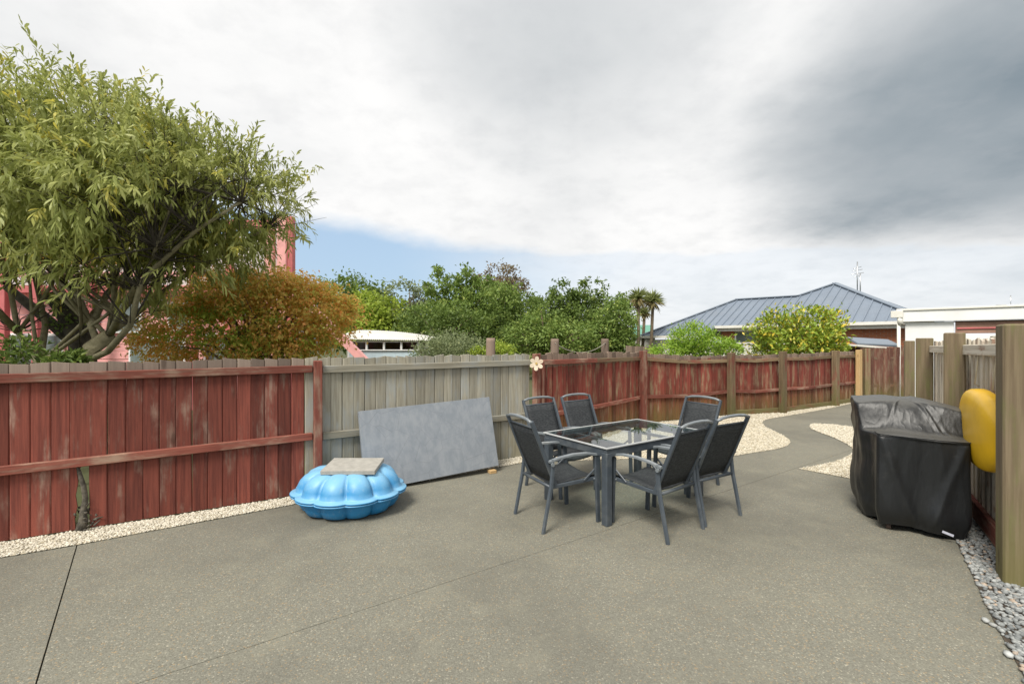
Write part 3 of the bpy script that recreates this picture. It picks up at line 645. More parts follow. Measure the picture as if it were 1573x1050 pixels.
for xx in (.015, L - .015):
    q = lnk('edge_batten', box_me('edge_batten', .03, .05, Hh - .064, .003, (xx, .034, .032)), 'grey_board', pl); q.matrix_local = mm
bk = lnk('wood_block', box_me('wood_block', .09, .10, .04, .003), 'newtim_h'); q = lerp(b0, b1, .94); bk.location = (q.x, q.y, .0); bk.rotation_euler = (0, 0, R(30)); tag(bk, 'small offcut of pale timber propping the corner of the grey panel', 'wood block')

# ------------------------------------------------------------------ covered barbecue
bo = Vector((3.53, 3.97, 0)); bq = thing('covered_barbecue', 'barbecue under a wrinkled black vinyl cover', 'barbecue', tuple(bo), math.atan2(RD.y, RD.x) - R(90) + R(4))
def cover_mesh():
    """height field draped over a low side shelf and a tall hood, then hung down to the ground in folds"""
    N = 168; rows = []
    def outline(k, z):                                   # plan outline at height z: shelf (near) + hood (far)
        pass
    import mathutils.noise as mn
    vs = []; fs = []
    # plan outline as a closed loop: x left(-)/right(+), y away
    key = [(-.315, .015), (-.295, -.012), (-.1, -.022), (.12, -.022), (.295, -.005), (.315, .02), (.325, .12), (.34, .26), (.40, .36), (.42, .70), (.38, .96), (.1, 1.02), (-.22, 1.02), (-.40, .96), (-.45, .75), (-.45, .42), (-.40, .29), (-.325, .18)]
    # densify, keeping the corners tight
    loop = []; nk = len(key); per = N // nk + 1
    for i in range(nk):
        p1, p2 = Vector(key[i]), Vector(key[(i + 1) % nk])
        for q_ in range(per): loop.append(p1.lerp(p2, q_ / per))
    for _ in range(2): loop = [(loop[i - 1] + loop[i] * 2 + loop[(i + 1) % len(loop)]) / 4 for i in range(len(loop))]
    N = len(loop); cen = Vector((-.05, .52))
    def hood(y): u = min(1, max(0, (y - .26) / .12)); u = u * u * (3 - 2 * u); return u
    def toph(x, y):                                      # top surface
        h = .855 - .02 * (x / .31) * .5
        r = math.sqrt(max(0, 1 - ((y - .66) / .52) ** 2)) ; hd = .90 + .245 * max(0, r) ** .75 - .05 * ((x + .08) / .42) ** 2 - .02 * x
        return lerp(h, max(hd, .87), hood(y))
    def wr(x, z):                                        # long diagonal pull folds
        ac, al = x * .55 + z * .83, x * .83 - z * .55; return (.040 * (.5 - abs(mn.noise((ac * 9, al * 1.6, 4.2))) ** .7) - .010)
    zl = [0, .05, .11, .18, .26, .35, .44, .53, .61, .68, .74, .79, .84, .89, .93, .965, .99, 1.0]
    for j, f in enumerate(zl):
        for k, p in enumerate(loop):
            d = (p - cen); ang = math.atan2(d.y, d.x); T_ = toph(p.x, p.y); z = .035 + f * (T_ - .06)
            fold = (math.sin(ang * 9 + 1.3 * mn.noise((p.x * 3, p.y * 3, f * 2))) * .5 + mn.noise((p.x * 6, p.y * 6, f * 1.6)) * 1.1) * .026 * (1 - f) ** .6
            tuck = -.06 * math.exp(-((f - .0) / .10) ** 2) - .03 * math.exp(-((f - .62) / .2) ** 2) * hood(p.y)
            cr = mn.noise((p.x * 8 + 5, p.y * 8, z * 2.2)) * .007 + mn.noise((p.x * 2.2 + 9, p.y * 2.2, z * 3)) * .014
            
            if p.y < .12: cr += .032 * math.exp(-((abs(p.x) - .03 - .25 * f) / .02) ** 2) * (1 - f) ** .3 - .018 * max(0, 1 - abs(p.x) / (.06 + .25 * f)) ** .5
            else: cr += wr(p.x + p.y, z) * 1.0
            q = cen + d * (1 + (fold + tuck + cr) / d.length)
            zz_ = z + (.03 * math.sin(ang * 3 + .6) + .02 * mn.noise((p.x * 4, p.y * 4, 3))) * (1 - f) ** 3
            vs.append((q.x, q.y, max(.008, zz_)))
    m = len(zl)
    for j in range(m - 1):
        for k in range(N): k2 = (k + 1) % N; fs.append((j * N + k, j * N + k2, (j + 1) * N + k2, (j + 1) * N + k))
    # top: shrink the outline inwards over the height field
    prev = (m - 1) * N
    for g_ in (.992, .965, .92, .85, .75, .62, .48, .33, .17):
        st = len(vs)
        for p in loop:
            q = cen + (p - cen) * g_; h = toph(q.x, q.y) + wr(q.x, toph(q.x, q.y)) * (.35 + .65 * hood(q.y)) + mn.noise((q.x * 3, q.y * 3, 1)) * .010 - (.006 if g_ > .98 else 0); vs.append((q.x, q.y, h))
        for k in range(N): k2 = (k + 1) % N; fs.append((prev + k, prev + k2, st + k2, st + k))
        prev = st
    vs.append((cen.x, cen.y, toph(cen.x, cen.y))); fs += [(prev + k, prev + (k + 1) % N, len(vs) - 1) for k in range(N)]
    return pymesh('cover', vs, fs, True)
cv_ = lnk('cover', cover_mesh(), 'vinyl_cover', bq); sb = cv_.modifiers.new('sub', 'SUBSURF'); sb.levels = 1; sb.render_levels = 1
tubeobj('seam_piping', 'vinyl_cover', bq, [(-.315, .10, .862), (-.31, .005, .864), (-.29, -.022, .862), (-.1, -.03, .857), (.12, -.03, .85), (.29, -.014, .846), (.318, .02, .846), (.328, .12, .846)], .006, 6)
o = lnk('care_label', box_me('care_label', .075, .004, .02, .001), 'tag_white', bq); o.location = (.15, -.035, .07); o.rotation_euler = (R(-20), R(18), R(0))
for x, y in ((-.22, .1), (.24, .1), (-.28, .85), (.24, .85)):
    mb = MB(); mb.tube([(x - .015, y, .03), (x + .015, y, .03)], .03, 12); lnk('wheel', mb.me('wheel'), 'lattice_dark', bq)

# ------------------------------------------------------------------ kayak on the fence
kb = rp(-.64, .0); kz = .935
ky = thing('kayak', 'yellow plastic kayak hung on its side on the tall fence', 'kayak', (kb.x, kb.y, kz), aR)
vs = []; fs = []; n = 28; m = 22; KL = 1.34
for j in range(m + 1):
    u = j / m; a = KL * u; e = max(.02, (1 - abs(2 * u - 1) ** 2.6)) ** .55
    for k in range(n):
        t = 2 * math.pi * k / n; c, s = math.cos(t), math.sin(t)
        up_ = .325 * e * math.copysign(abs(s) ** .62, s); outv = (.125 * e * (abs(c) ** .5 if c > 0 else -abs(c) ** .5 * .25)) + .06
        vs.append((a, outv, up_ + .02 * math.sin(3 * u)))
for j in range(m):
    for k in range(n): k2 = (k + 1) % n; fs.append((j * n + k, (j + 1) * n + k, (j + 1) * n + k2, j * n + k2))
fs += [tuple(range(n)), tuple(m * n + k for k in range(n - 1, -1, -1))]
lnk('hull', pymesh('hull', vs, fs, True), 'yellow_plastic', ky)
for u in (.35, .8):
    pts = [(KL * u, .03, .68), (KL * u, .06, .36), (KL * u, .03, .34)]
    tubeobj('strap', 'rope', ky, pts, .006, 6)

# ------------------------------------------------------------------ flower ornament
fl = thing('metal_flower', 'pale metal flower ornament fixed on the fence post', 'ornament'); fp = P(824, 558, 6.72); fl.location = fp; fl.scale = (1.15, 1.15, 1.15)
for k in range(6):
    a = R(60 * k + 25); mb = MB(); vs = []
    for i in range(10):
        t = 2 * math.pi * i / 10; r = .052 + .040 * math.cos(t); q = .023 * math.sin(t) * (1.15 + .25 * math.cos(t)); vs.append((r * math.cos(a) - q * math.sin(a), -.006 - .012 * (r / .1), r * math.sin(a) + q * math.cos(a)))
    vs2 = [(x, y + .004, z) for x, y, z in vs]; ff = [tuple(range(10)), tuple(range(19, 9, -1))] + [(i, 10 + i, 10 + (i + 1) % 10, (i + 1) % 10) for i in range(10)]
    lnk('petal', pymesh('petal', vs + vs2, ff), 'petal', fl)
mb = MB(); mb.tube([(0, -.02, 0), (0, .004, 0)], .014, 10); lnk('flower_centre', mb.me('flower_centre'), 'gold', fl)
mb = MB(); mb.tube([(0, .004, 0), (0, .12, -.01)], .004, 6); lnk('stem', mb.me('stem'), 'gold', fl)

# ------------------------------------------------------------------ foliage
def unit(v): return v / np.maximum(np.linalg.norm(v, axis=1, keepdims=True), 1e-6)
def leaf_mesh(name, C, D, Nn, L, Wd, tint, droop=.25, fold=.12):
    """many leaves: each four vertices, folded along the midrib and bent at the tip"""
    n = len(C); D = unit(D); S = unit(np.cross(D, Nn)); U = np.cross(S, D); L = L[:, None]; Wd = Wd[:, None]
    b = C; mid = C + D * L * .48
    ml = mid + S * Wd * .5 + U * Wd * fold; mr = mid - S * Wd * .5 + U * Wd * fold; tip = C + D * L - U * L * droop * .5 - np.array([[0, 0, 1.]]) * L * droop * .5
    V = np.stack([b, ml, tip, mr], 1).reshape(-1, 3).astype(np.float32)
    i = np.arange(n, dtype=np.int32)[:, None] * 4; T_ = np.concatenate([i, i + 1, i + 2, i, i + 2, i + 3], 1).ravel().astype(np.int32)
    me = bpy.data.meshes.new(name); me.vertices.add(len(V)); me.vertices.foreach_set('co', V.ravel()); me.loops.add(len(T_)); me.loops.foreach_set('vertex_index', T_)
    nt_ = len(T_) // 3; me.polygons.add(nt_); me.polygons.foreach_set('loop_start', np.arange(0, nt_ * 3, 3, dtype=np.int32)); me.polygons.foreach_set('loop_total', np.full(nt_, 3, dtype=np.int32)); me.update()
    at = me.color_attributes.new('tint', 'FLOAT_COLOR', 'POINT'); tt = np.repeat(np.concatenate([tint, np.zeros((n, 1)), np.ones((n, 1))], 1), 4, 0); at.data.foreach_set('color', tt.astype(np.float32).ravel())
    return me
def frond_mesh(name, C, D, Nn, L, Wd, tint, droop):
    """narrow curved fronds: a strip of three segments arching over"""
    n = len(C); D = unit(D); S = unit(np.cross(D, Nn)); L = L[:, None]; Wd = Wd[:, None]; dz = np.array([[0, 0, -1.]]) * L * np.asarray(droop)[:, None]
    a = C + D * L * .33 + dz * .10; b = C + D * L * .68 + dz * .42; tip = C + D * L * .95 + dz * .95
    V = np.stack([C, a + S * Wd * .45, a - S * Wd * .45, b + S * Wd * .5, b - S * Wd * .5, tip], 1).reshape(-1, 3).astype(np.float32)
    i = np.arange(n, dtype=np.int32)[:, None] * 6; T_ = np.concatenate([i + k for k in (0, 1, 2, 1, 3, 2, 2, 3, 4, 3, 5, 4)], 1).ravel().astype(np.int32)
    me = bpy.data.meshes.new(name); me.vertices.add(len(V)); me.vertices.foreach_set('co', V.ravel()); me.loops.add(len(T_)); me.loops.foreach_set('vertex_index', T_)
    nt_ = len(T_) // 3; me.polygons.add(nt_); me.polygons.foreach_set('loop_start', np.arange(0, nt_ * 3, 3, dtype=np.int32)); me.polygons.foreach_set('loop_total', np.full(nt_, 3, dtype=np.int32)); me.update()
    at = me.color_attributes.new('tint', 'FLOAT_COLOR', 'POINT'); tt = np.repeat(np.concatenate([tint, np.zeros((n, 1)), np.ones((n, 1))], 1), 6, 0); at.data.foreach_set('color', tt.astype(np.float32).ravel())
    return me
def blob_points(blobs, nclump, rng_, shell=.62):
    """clump centres spread through ellipsoids, denser near the surface; also outward direction"""
    vol = np.array([b[3] * b[4] * b[5] for b in blobs]) ** .75; pr = vol / vol.sum(); idx = rng_.choice(len(blobs), nclump, p=pr)
    B = np.array(blobs)[idx]; d = unit(rng_.normal(size=(nclump, 3))); r = (shell + (1 - shell) * rng_.random((nclump, 1)) ** .6) * (1 + .10 * rng_.normal(size=(nclump, 1))); r = np.clip(r, .25, 1.22)
    return B[:, :3] + d * r * B[:, 3:6], d, B[:, 3:6].mean(1)
def foliage(name, blobs, nclump, per, lsize, mat, parent, seed, csize=.16, aspect=.5, upb=.2, tint2=.12, droop=.25, shell=.62, gap=.0, flat=.75):
    rg = np.random.default_rng(seed); c, d, br = blob_points(blobs, nclump, rg, shell)
    if gap:
        keep = (np.sin(c[:, 0] * 2.3 + seed) + np.sin(c[:, 2] * 2.9 + 2 * seed) + np.sin(c[:, 1] * 2.1)) > -gap; c, d, br = c[keep], d[keep], br[keep]
    nc = len(c); ctint = rg.random(nc); n = nc * per; ci = np.repeat(np.arange(nc), per)
    off = rg.normal(size=(n, 3)) * (br[ci] * csize)[:, None] * np.array([[1, 1, flat]]); C = c[ci] + off
    D = unit(d[ci] * .6 + rg.normal(size=(n, 3)) * .75 + np.array([[0, 0, upb]])); Nn = unit(rg.normal(size=(n, 3)) * .6 + np.array([[0, 0, 1.]]) + d[ci] * .6)
    L = lsize * (.65 + .7 * rg.random(n)); tint = np.stack([np.clip(.72 * ctint[ci] + .28 * rg.random(n), 0, 1), (rg.random(n) < tint2) * rg.random(n)], 1)
    return lnk(name, leaf_mesh(name, C, D, Nn, L, L * aspect, tint, droop), mat, parent), c
def tree(name, label, cat, base, blobs, nclump, per, lsize, mat, bark, seed, trunk_r=.12, group=None, nbr=14, **kw):
    """blobs in world coordinates; trunk and limbs run from the base into the crown"""
    base = Vector(base); t = thing(name, label, cat, tuple(base), group=group); bl = [(b[0] - base.x, b[1] - base.y, b[2] - base.z, *b[3:]) for b in blobs]
    cr, c = foliage('crown', bl, nclump, per, lsize, mat, t, seed, **kw); rd = random.Random(seed); mb = MB()
    zc = sum(b[2] for b in bl) / len(bl); xc = sum(b[0] for b in bl) / len(bl); yc = sum(b[1] for b in bl) / len(bl); fork = Vector((xc * .3, yc * .3, max(.15, zc * .55)))
    mb.tube([(0, 0, -.1), fork * .5 + Vector((trunk_r * .5, 0, 0)), fork], [trunk_r * 1.25, trunk_r, trunk_r * .8], 8)
    for k in range(nbr):
        e = Vector(c[rd.randrange(len(c))]); m_ = fork.lerp(e, .5) + Vector((rd.gauss(0, .1), rd.gauss(0, .1), .08 * e.length)); mb.tube([fork * .9, m_, e], [trunk_r * .5, trunk_r * .3, trunk_r * .08], 5)
    lnk('trunk', mb.me('trunk', True), bark, t); return t
def bl(px, py, rx, ry, Y, dy=None):                 # an ellipsoid given by its outline in photo pixels at distance Y
    p = P(px, py, Y); return (p.x, p.y, p.z, rx / F * Y, (dy if dy else rx / F * Y * .8), ry / F * Y)

# --- the big feathery tree behind the near fence
def acacia():
    Y = 6.6; base = P(128, 0, Y); base.z = -.05; t = thing('feathery_tree', 'large spreading tree with feathery drooping leaves behind the red fence', 'tree', tuple(base)); bx = Vector(base)
    def q(px, py, dy=0.): return P(px, py, Y + dy) - bx
    mb = MB(); fork = q(150, 530)
    mb.tube([q(105, 700), q(122, 570), q(140, 535), q(168, 515)], [.13, .115, .105, .095], 10)
    limbs = [[q(150, 527), q(140, 500, .1), q(118, 450, .2), q(100, 400, .3), q(88, 340, .3), q(60, 250, .5), q(40, 160, .5)],
             [q(165, 516), q(176, 480, -.1), q(176, 440, -.1), q(172, 395, -.2), q(180, 320, -.2), q(190, 230, 0)],
             [q(170, 512), q(186, 480, -.2), q(205, 445, -.4), q(250, 400, -.5), q(300, 355, -.5), q(370, 310, -.4)],
             [q(176, 505), q(200, 490, .3), q(240, 455, .5), q(290, 420, .6), q(350, 385, .6), q(410, 350, .5)],
             [q(120, 560), q(165, 540, -.3), q(200, 500, -.5), q(215, 440, -.6), q(240, 380, -.7), q(270, 300, -.6)],
             [q(112, 640), q(60, 560, .2), q(28, 510, .3), q(15, 440, .3), q(-15, 360, .4), q(-60, 260, .3)],
             [q(60, 560, .2), q(70, 500, .7), q(55, 430, .8), q(50, 360, .9), q(70, 270, .9)],
             [q(28, 510, .3), q(-30, 450, -.2), q(-90, 380, -.4), q(-150, 300, -.4)],
             [q(140, 500, .1), q(165, 450, .6), q(215, 400, 1.0), q(260, 330, 1.1), q(280, 250, 1.0)]]
    for L_ in limbs:
        k = len(L_); r0 = .04; mb.tube(L_, [r0 * (1 - i / k) ** .8 + .008 for i in range(k)], 8)
    rl = random.Random(9)
    for k in range(16):                                  # slender stems fanning out from the fork
        s0 = rl.choice(limbs)[rl.choice((0, 1))]; ex_ = q(rl.uniform(-40, 400), rl.uniform(290, 390), rl.uniform(-.6, .9)); m1 = s0.lerp(ex_, .35) + Vector((0, 0, -.08)); m2 = s0.lerp(ex_, .7) + Vector((rl.gauss(0, .06), 0, .03))
        mb.tube([s0, m1, m2, ex_], [.028, .023, .015, .006], 6)
    lnk('trunk', mb.me('trunk', True), 'bark_acacia', t)
    rg = np.random.default_rng(11); blobs = [(40, 215, 105, 78, 0), (120, 265, 122, 98, .2), (0, 280, 120, 95, .1), (215, 258, 98, 78, 0), (215, 305, 115, 55, -.5), (300, 290, 105, 75, 0), (350, 308, 76, 55, .2), (396, 300, 46, 34, .3), (80, 315, 110, 50, -.5), (-90, 310, 115, 120, .2), (-110, 230, 105, 95, .4), (260, 360, 60, 20, .4), (45, 150, 42, 34, 0), (135, 195, 52, 42, 0), (20, 420, 50, 26, .6), (200, 410, 60, 22, -.4), (110, 400, 50, 22, .4), (310, 395, 50, 20, .2)]
    bb = [(*q(a, b, dy), c / F * Y, 1.15 if c > 80 else .7, d / F * Y) for a, b, c, d, dy in blobs]
    nk = 330; ck, dk, bk_ = blob_points(bb, nk, rg, .55); ns = nk * 15; kk = np.repeat(np.arange(nk), 15); kt = rg.random(nk)
    c = ck[kk] + rg.normal(size=(ns, 3)) * np.array([[.17, .17, .12]]); d = unit(dk[kk] + rg.normal(size=(ns, 3)) * .5); nl = 18
    # twigs: every spray is a shoot with narrow drooping leaves along it
    hi_ = d[:, 2] > .05; upward = (rg.random(ns) < .75) & hi_; dirs = unit(d * .9 + rg.normal(size=(ns, 3)) * .45 + np.where(upward, .9, .05)[:, None] * np.array([[0, 0, 1.]])); Ls = .22 + .26 * rg.random(ns)
    ci = np.repeat(np.arange(ns), nl); u = np.tile((np.arange(nl) + .5) / nl, ns); n = ns * nl
    sag = np.where(upward, .02, .16)[ci]; base_p = c[ci] + dirs[ci] * (u * Ls[ci])[:, None] - np.array([[0, 0, 1.]]) * (sag * u * u * Ls[ci])[:, None] * 2
    side = unit(rg.normal(size=(n, 3))); D = unit(dirs[ci] * .55 + side * .6 + np.where(upward, .2, -.3)[ci][:, None] * np.array([[0, 0, 1.]]))
    Nn = unit(rg.normal(size=(n, 3)) * .5 + d[ci] + np.array([[0, 0, .6]])); L = (.07 + .075 * rg.random(n)); tc_ = np.clip(.7 * kt[kk] + .3 * rg.random(ns), 0, 1); tint = np.stack([np.clip(.6 * tc_[ci] + .4 * rg.random(n), 0, 1), (rg.random(ns) < .10)[ci] * rg.random(n)], 1)
    lnk('crown', frond_mesh('crown', base_p, D, Nn, L * .95, L * .20, tint, np.where(upward[ci], .18, .42)), 'lf_acacia', t)
    tw = MB(); rd = random.Random(3)
    ends = [Vector(l[i]) for l in limbs for i in range(2, len(l))]
    for k in range(420):                                 # bare twiggy interior under the crown
        s_ = rd.choice(ends); e = s_ + Vector((rd.gauss(.05, .35), rd.gauss(0, .35), rd.uniform(.1, .7))); m_ = s_.lerp(e, .5) + Vector((rd.gauss(0, .07), rd.gauss(0, .07), -.04)); tw.tube([s_, m_, e], [.009, .006, .002], 3)
    for k in range(520):
        e = Vector(c[rd.randrange(ns)]); s_ = min(rd.sample(ends, 9), key=lambda p: (p - e).length); m_ = s_.lerp(e, .55) + Vector((rd.gauss(0, .08), rd.gauss(0, .08), rd.gauss(.02, .06))); tw.tube([s_, m_, e], [.013, .008, .003], 4)
    for i in np.nonzero(upward)[0][:400]: tw.tube([c[i], c[i] + dirs[i] * Ls[i]], [.005, .002], 3)
    lnk('twigs', tw.me('twigs'), 'bark_dark', t)
    # ivy-grown dead stump beside it
    s = thing('ivy_stump', 'dark ivy-covered stump leaning behind the red fence under the feathery tree', 'stump', tuple(P(140, 0, 7.6).xy) + (-.05,)); sl = Vector(s.location)
    mb = MB(); mb.tube([Vector((0, 0, 0)), P(125, 520, 7.6) - sl, P(100, 470, 7.6) - sl, P(82, 455, 7.6) - sl], [.20, .17, .17, .13], 10); mb.tube([P(130, 540, 7.6) - sl, P(60, 480, 7.7) - sl, P(10, 440, 7.7) - sl], [.1, .08, .06], 8); lnk('trunk', mb.me('trunk', True), 'bark_dark', s)
    foliage('ivy', [(*(P(100, 480, 7.55) - sl), .32, .2, .38), (*(P(128, 470, 7.5) - sl), .2, .2, .3)], 60, 8, .05, 'lf_dark', s, 5, csize=.3, aspect=.8)
acacia()
for px, py, rx, ry, Y, sd in ((25, 550, 36, 30, 5.7, 21), (100, 556, 22, 10, 5.5, 23)):
    p = P(px, 0, Y); tree('laurel_shrub', 'broad-leaved green shrub behind the red fence under the feathery tree' if px < 100 else 'low leafy shrub by the feathery tree trunk behind the red fence', 'shrub', (p.x, p.y, -.05), [bl(px, py, rx, ry, Y)], 60, 12, .10, 'lf_dark', 'bark_brown', sd, .03, csize=.25, aspect=.33, nbr=8)
# --- the maple
Ym = 8.2; p = P(390, 0, Ym)
mp = tree('maple_tree', 'bushy maple turning orange and bronze behind the fence', 'tree', (p.x, p.y, -.05), [bl(390, 480, 105, 60, Ym), bl(460, 485, 80, 55, Ym), bl(310, 510, 85, 45, Ym), bl(420, 445, 65, 35, Ym), bl(500, 475, 45, 38, Ym - .2), bl(350, 455, 60, 40, Ym + .3), bl(415, 530, 85, 30, Ym), bl(260, 530, 50, 30, Ym), bl(525, 468, 24, 14, Ym), bl(300, 470, 40, 14, Ym - .3), bl(470, 440, 30, 12, Ym - .2), bl(225, 515, 22, 10, Ym)], 1150, 22, .066, 'lf_maple', 'bark_brown', 31, .06, csize=.20, aspect=.6, tint2=.4, upb=-.1, nbr=30, shell=.66, flat=.35, gap=1.7)
mo = Vector(mp.location)
foliage('green_foliage', [(*(Vector(b[:3]) - mo), *b[3:]) for b in (bl(340, 450, 55, 30, Ym), bl(400, 432, 50, 22, Ym), bl(290, 500, 60, 35, Ym - .2), bl(420, 535, 75, 20, Ym - .3), bl(370, 500, 70, 30, Ym - .4))], 230, 18, .062, 'lf_light', mp, 33, csize=.2, aspect=.6, flat=.35, tint2=.3)
# --- distant trees
def far(label, cat, px, Y, blobs, ncl, per, ls, mat, sd, name='garden_tree', **kw):
    p = P(px, 0, Y); return tree(name, label, cat, (p.x, p.y, -.06), [bl(*b, Y + (b[4] if len(b) > 4 else 0)) if len(b) == 4 else bl(*b[:4], Y + b[4]) for b in blobs], ncl, per, ls, mat, 'bark_brown', sd, kw.pop('tr', .16), group='trees and shrubs behind the back fence', **kw)
far('rounded dark green tree with a dense dome crown behind the white-roofed sunroom', 'tree', 540, 34, [(535, 465, 55, 38), (500, 480, 40, 40), (570, 480, 45, 40), (540, 500, 60, 40)], 380, 30, .30, 'lf_dark', 41, csize=.15)
far('bright yellow-green bushy tree in front of the dome-shaped tree', 'tree', 575, 29, [(572, 480, 38, 32), (560, 505, 50, 35), (595, 500, 35, 40)], 260, 28, .24, 'lf_light', 42, csize=.17)
far('sparse grey-green tree with open twiggy top left of the tall cypress-like tree', 'tree', 625, 30, [(620, 460, 32, 26), (640, 490, 45, 45), (605, 490, 35, 40), (650, 455, 22, 20)], 240, 20, .22, 'lf_olive', 43, csize=.17, gap=.9)
far('tall upright bright green tree with pointed shoots in the middle of the back row', 'tree', 700, 26, [(672, 450, 16, 38), (690, 460, 26, 45), (715, 455, 26, 40), (735, 480, 30, 50), (700, 500, 60, 45), (660, 500, 35, 40)], 420, 30, .22, 'lf_mid', 44, csize=.14, upb=.7)
far('brown-leaved tree standing above the others at the back', 'tree', 770, 38, [(770, 430, 34, 24), (752, 435, 22, 22), (790, 445, 22, 22), (775, 470, 30, 40)], 200, 22, .26, 'lf_brown', 45, csize=.16, gap=1.2, tr=.2)
far('rounded mid-green tree below the brown-leaved tree', 'tree', 765, 29, [(765, 465, 36, 34), (760, 500, 48, 36), (795, 500, 35, 40)], 300, 28, .22, 'lf_mid', 46, csize=.16)
far('dark green tree between the brown-leaved tree and the twin-topped tree', 'tree', 810, 27, [(808, 480, 26, 30), (800, 515, 45, 32), (830, 505, 30, 35)], 220, 26, .20, 'lf_dark', 47, csize=.16)
far('wide dark evergreen with twin rounded tops left of the palms', 'tree', 880, 25, [(868, 462, 30, 28), (905, 460, 30, 27), (850, 490, 42, 40), (895, 495, 55, 42), (935, 495, 38, 42), (880, 520, 70, 30)], 460, 30, .20, 'lf_dark', 48, csize=.14)
far('lighter green rounded tree at the right end of the back row', 'tree', 945, 22, [(945, 495, 30, 38), (925, 520, 35, 28), (955, 525, 22, 22)], 240, 28, .15, 'lf_mid', 49, csize=.17)
far('mixed green hedge tree in front of the twin-topped evergreen', 'tree', 850, 21, [(835, 510, 40, 34), (870, 520, 45, 26), (810, 525, 35, 25)], 260, 26, .15, 'lf_mid', 50, csize=.16, tint2=.2)
far('dense green tree behind the sunroom and the grey-leaved shrub', 'tree', 680, 23, [(655, 505, 45, 30), (700, 510, 50, 35), (745, 515, 35, 30)], 300, 26, .17, 'lf_dark', 51, csize=.16)
far('grey-leaved shrub right of the white-roofed sunroom', 'shrub', 690, 13, [(690, 535, 50, 20), (665, 540, 30, 14), (720, 538, 30, 16)], 260, 22, .075, 'lf_olive', 52, name='olive_shrub', csize=.2, upb=.6, tr=.04)
far('yellow-green low shrub beside the first red round post', 'shrub', 770, 12.5, [(768, 540, 22, 12), (735, 542, 14, 9)], 90, 20, .07, 'lf_light', 53, name='low_shrub', csize=.25, tr=.03)
far('fresh lime-green shrub poking above the sagging fence', 'shrub', 1065, 12.6, [(1062, 520, 30, 22), (1085, 532, 40, 16), (1030, 538, 30, 10), (1120, 537, 18, 12)], 320, 20, .075, 'lf_lime', 54, name='lime_shrub', csize=.18, upb=.7, tr=.03)
far('glossy shrub with yellow-tipped leaves in front of the brick house', 'shrub', 1225, 14.0, [(1225, 512, 58, 34), (1190, 510, 34, 30), (1262, 505, 34, 34), (1225, 535, 66, 22), (1278, 530, 22, 22)], 420, 16, .135, 'lf_photinia', 55, name='glossy_shrub', csize=.16, aspect=.42, upb=.7, tint2=.3, tr=.05)
# flax clump
p = P(808, 0, 11.0); fx = thing('flax_clump', 'spiky arching strap-leaved clump behind the fence corner', 'plant', (p.x, p.y, .55)); rg = np.random.default_rng(61); n = 130
a = rg.random(n) * 6.283; lean = .3 + .9 * rg.random(n); Cc = []; Dd = []; LL = []
for i in range(n):
    p0 = np.array([.05 * math.cos(a[i]), .05 * math.sin(a[i]), .3]); d_ = np.array([math.cos(a[i]) * lean[i], math.sin(a[i]) * lean[i], 1.]); d_ /= np.linalg.norm(d_)
    for s in range(3):
        Cc.append(p0); Dd.append(d_.copy()); LL.append(.24); p0 = p0 + d_ * .2; d_ = d_ + np.array([0, 0, -.28]) * lean[i]; d_ /= np.linalg.norm(d_)
Cc, Dd, LL = np.array(Cc), np.array(Dd), np.array(LL); lnk('leaves', leaf_mesh('leaves', Cc, Dd, np.tile([[0, 0, 1.]], (len(Cc), 1)) + rg.normal(size=Cc.shape) * .2, LL, np.full(len(Cc), .03), np.repeat(rg.random((n, 2)) * (1, .3), 3, 0), .1), 'lf_palm', fx)
# cabbage trees
for k, (px, py, Y, r) in enumerate(((980, 458, 24, .62), (1003, 462, 24.5, .62), (990, 480, 26, .4))):
    b = P(px + (-2 if k == 0 else -8), 0, Y); b.z = -.06; c_ = P(px, py, Y)
    t = thing('cabbage_tree', ('slim cabbage palm with the taller spiky head beside the house roof', 'slim leaning cabbage palm with a spiky head nearer the house roof', 'small cabbage palm head low between the two slim palms')[k], 'palm', tuple(b)); rg = np.random.default_rng(70 + k); n = 240
    d = unit(rg.normal(size=(n, 3)) + np.array([[0, 0, .25]])); lc = np.array(c_ - b)
    lnk('crown', leaf_mesh('crown', np.tile(lc, (n, 1)), d, np.tile([[0, 0, 1.]], (n, 1)) + rg.normal(size=(n, 3)) * .3, r * (.8 + .5 * rg.random(n)), np.full(n, .075), np.stack([rg.random(n), (d[:, 2] < -.2) * .9], 1), .12), 'lf_palm', t)
    mb = MB(); mb.tube([(0, 0, 0), Vector(lc) * .5 + Vector((.06, 0, 0)), lc], [.11, .085, .08], 7); lnk('trunk', mb.me('trunk', True), 'bark_brown', t)

# ------------------------------------------------------------------ round posts with wire behind the fence
rps = []
for px, y0, Y, lb in ((753.5, 519, 9.2, 'red-brown round post behind the grey fence'), (852, 520, 10.2, 'red-brown round post behind the fence corner flower, wire tied to it'), (929, 520, 11.2, 'red-brown round post behind the sagging fence, at the far end of the wire')):
    c_ = P(px, y0, Y); t = thing('round_post', lb, 'post', (c_.x, c_.y, -.05)); mb = MB(); mb.tube([(0, 0, 0), (0, 0, c_.z * .6), (0.004, 0, c_.z - .02), (0.004, 0, c_.z + .05)], [.098, .095, .092, .084], 14); lnk('pole', mb.me('pole', True), 'redfar_v', t); rps.append(c_)
pts = [rps[1].lerp(rps[2], u) + Vector((0, -.1, -.10 - .22 * 4 * u * (1 - u))) for u in [i / 10 for i in range(11)]]; tag(tubeobj('sagging_wire', 'wire', None, pts, .010, 5), 'slack wire strung between two round posts', 'wire')

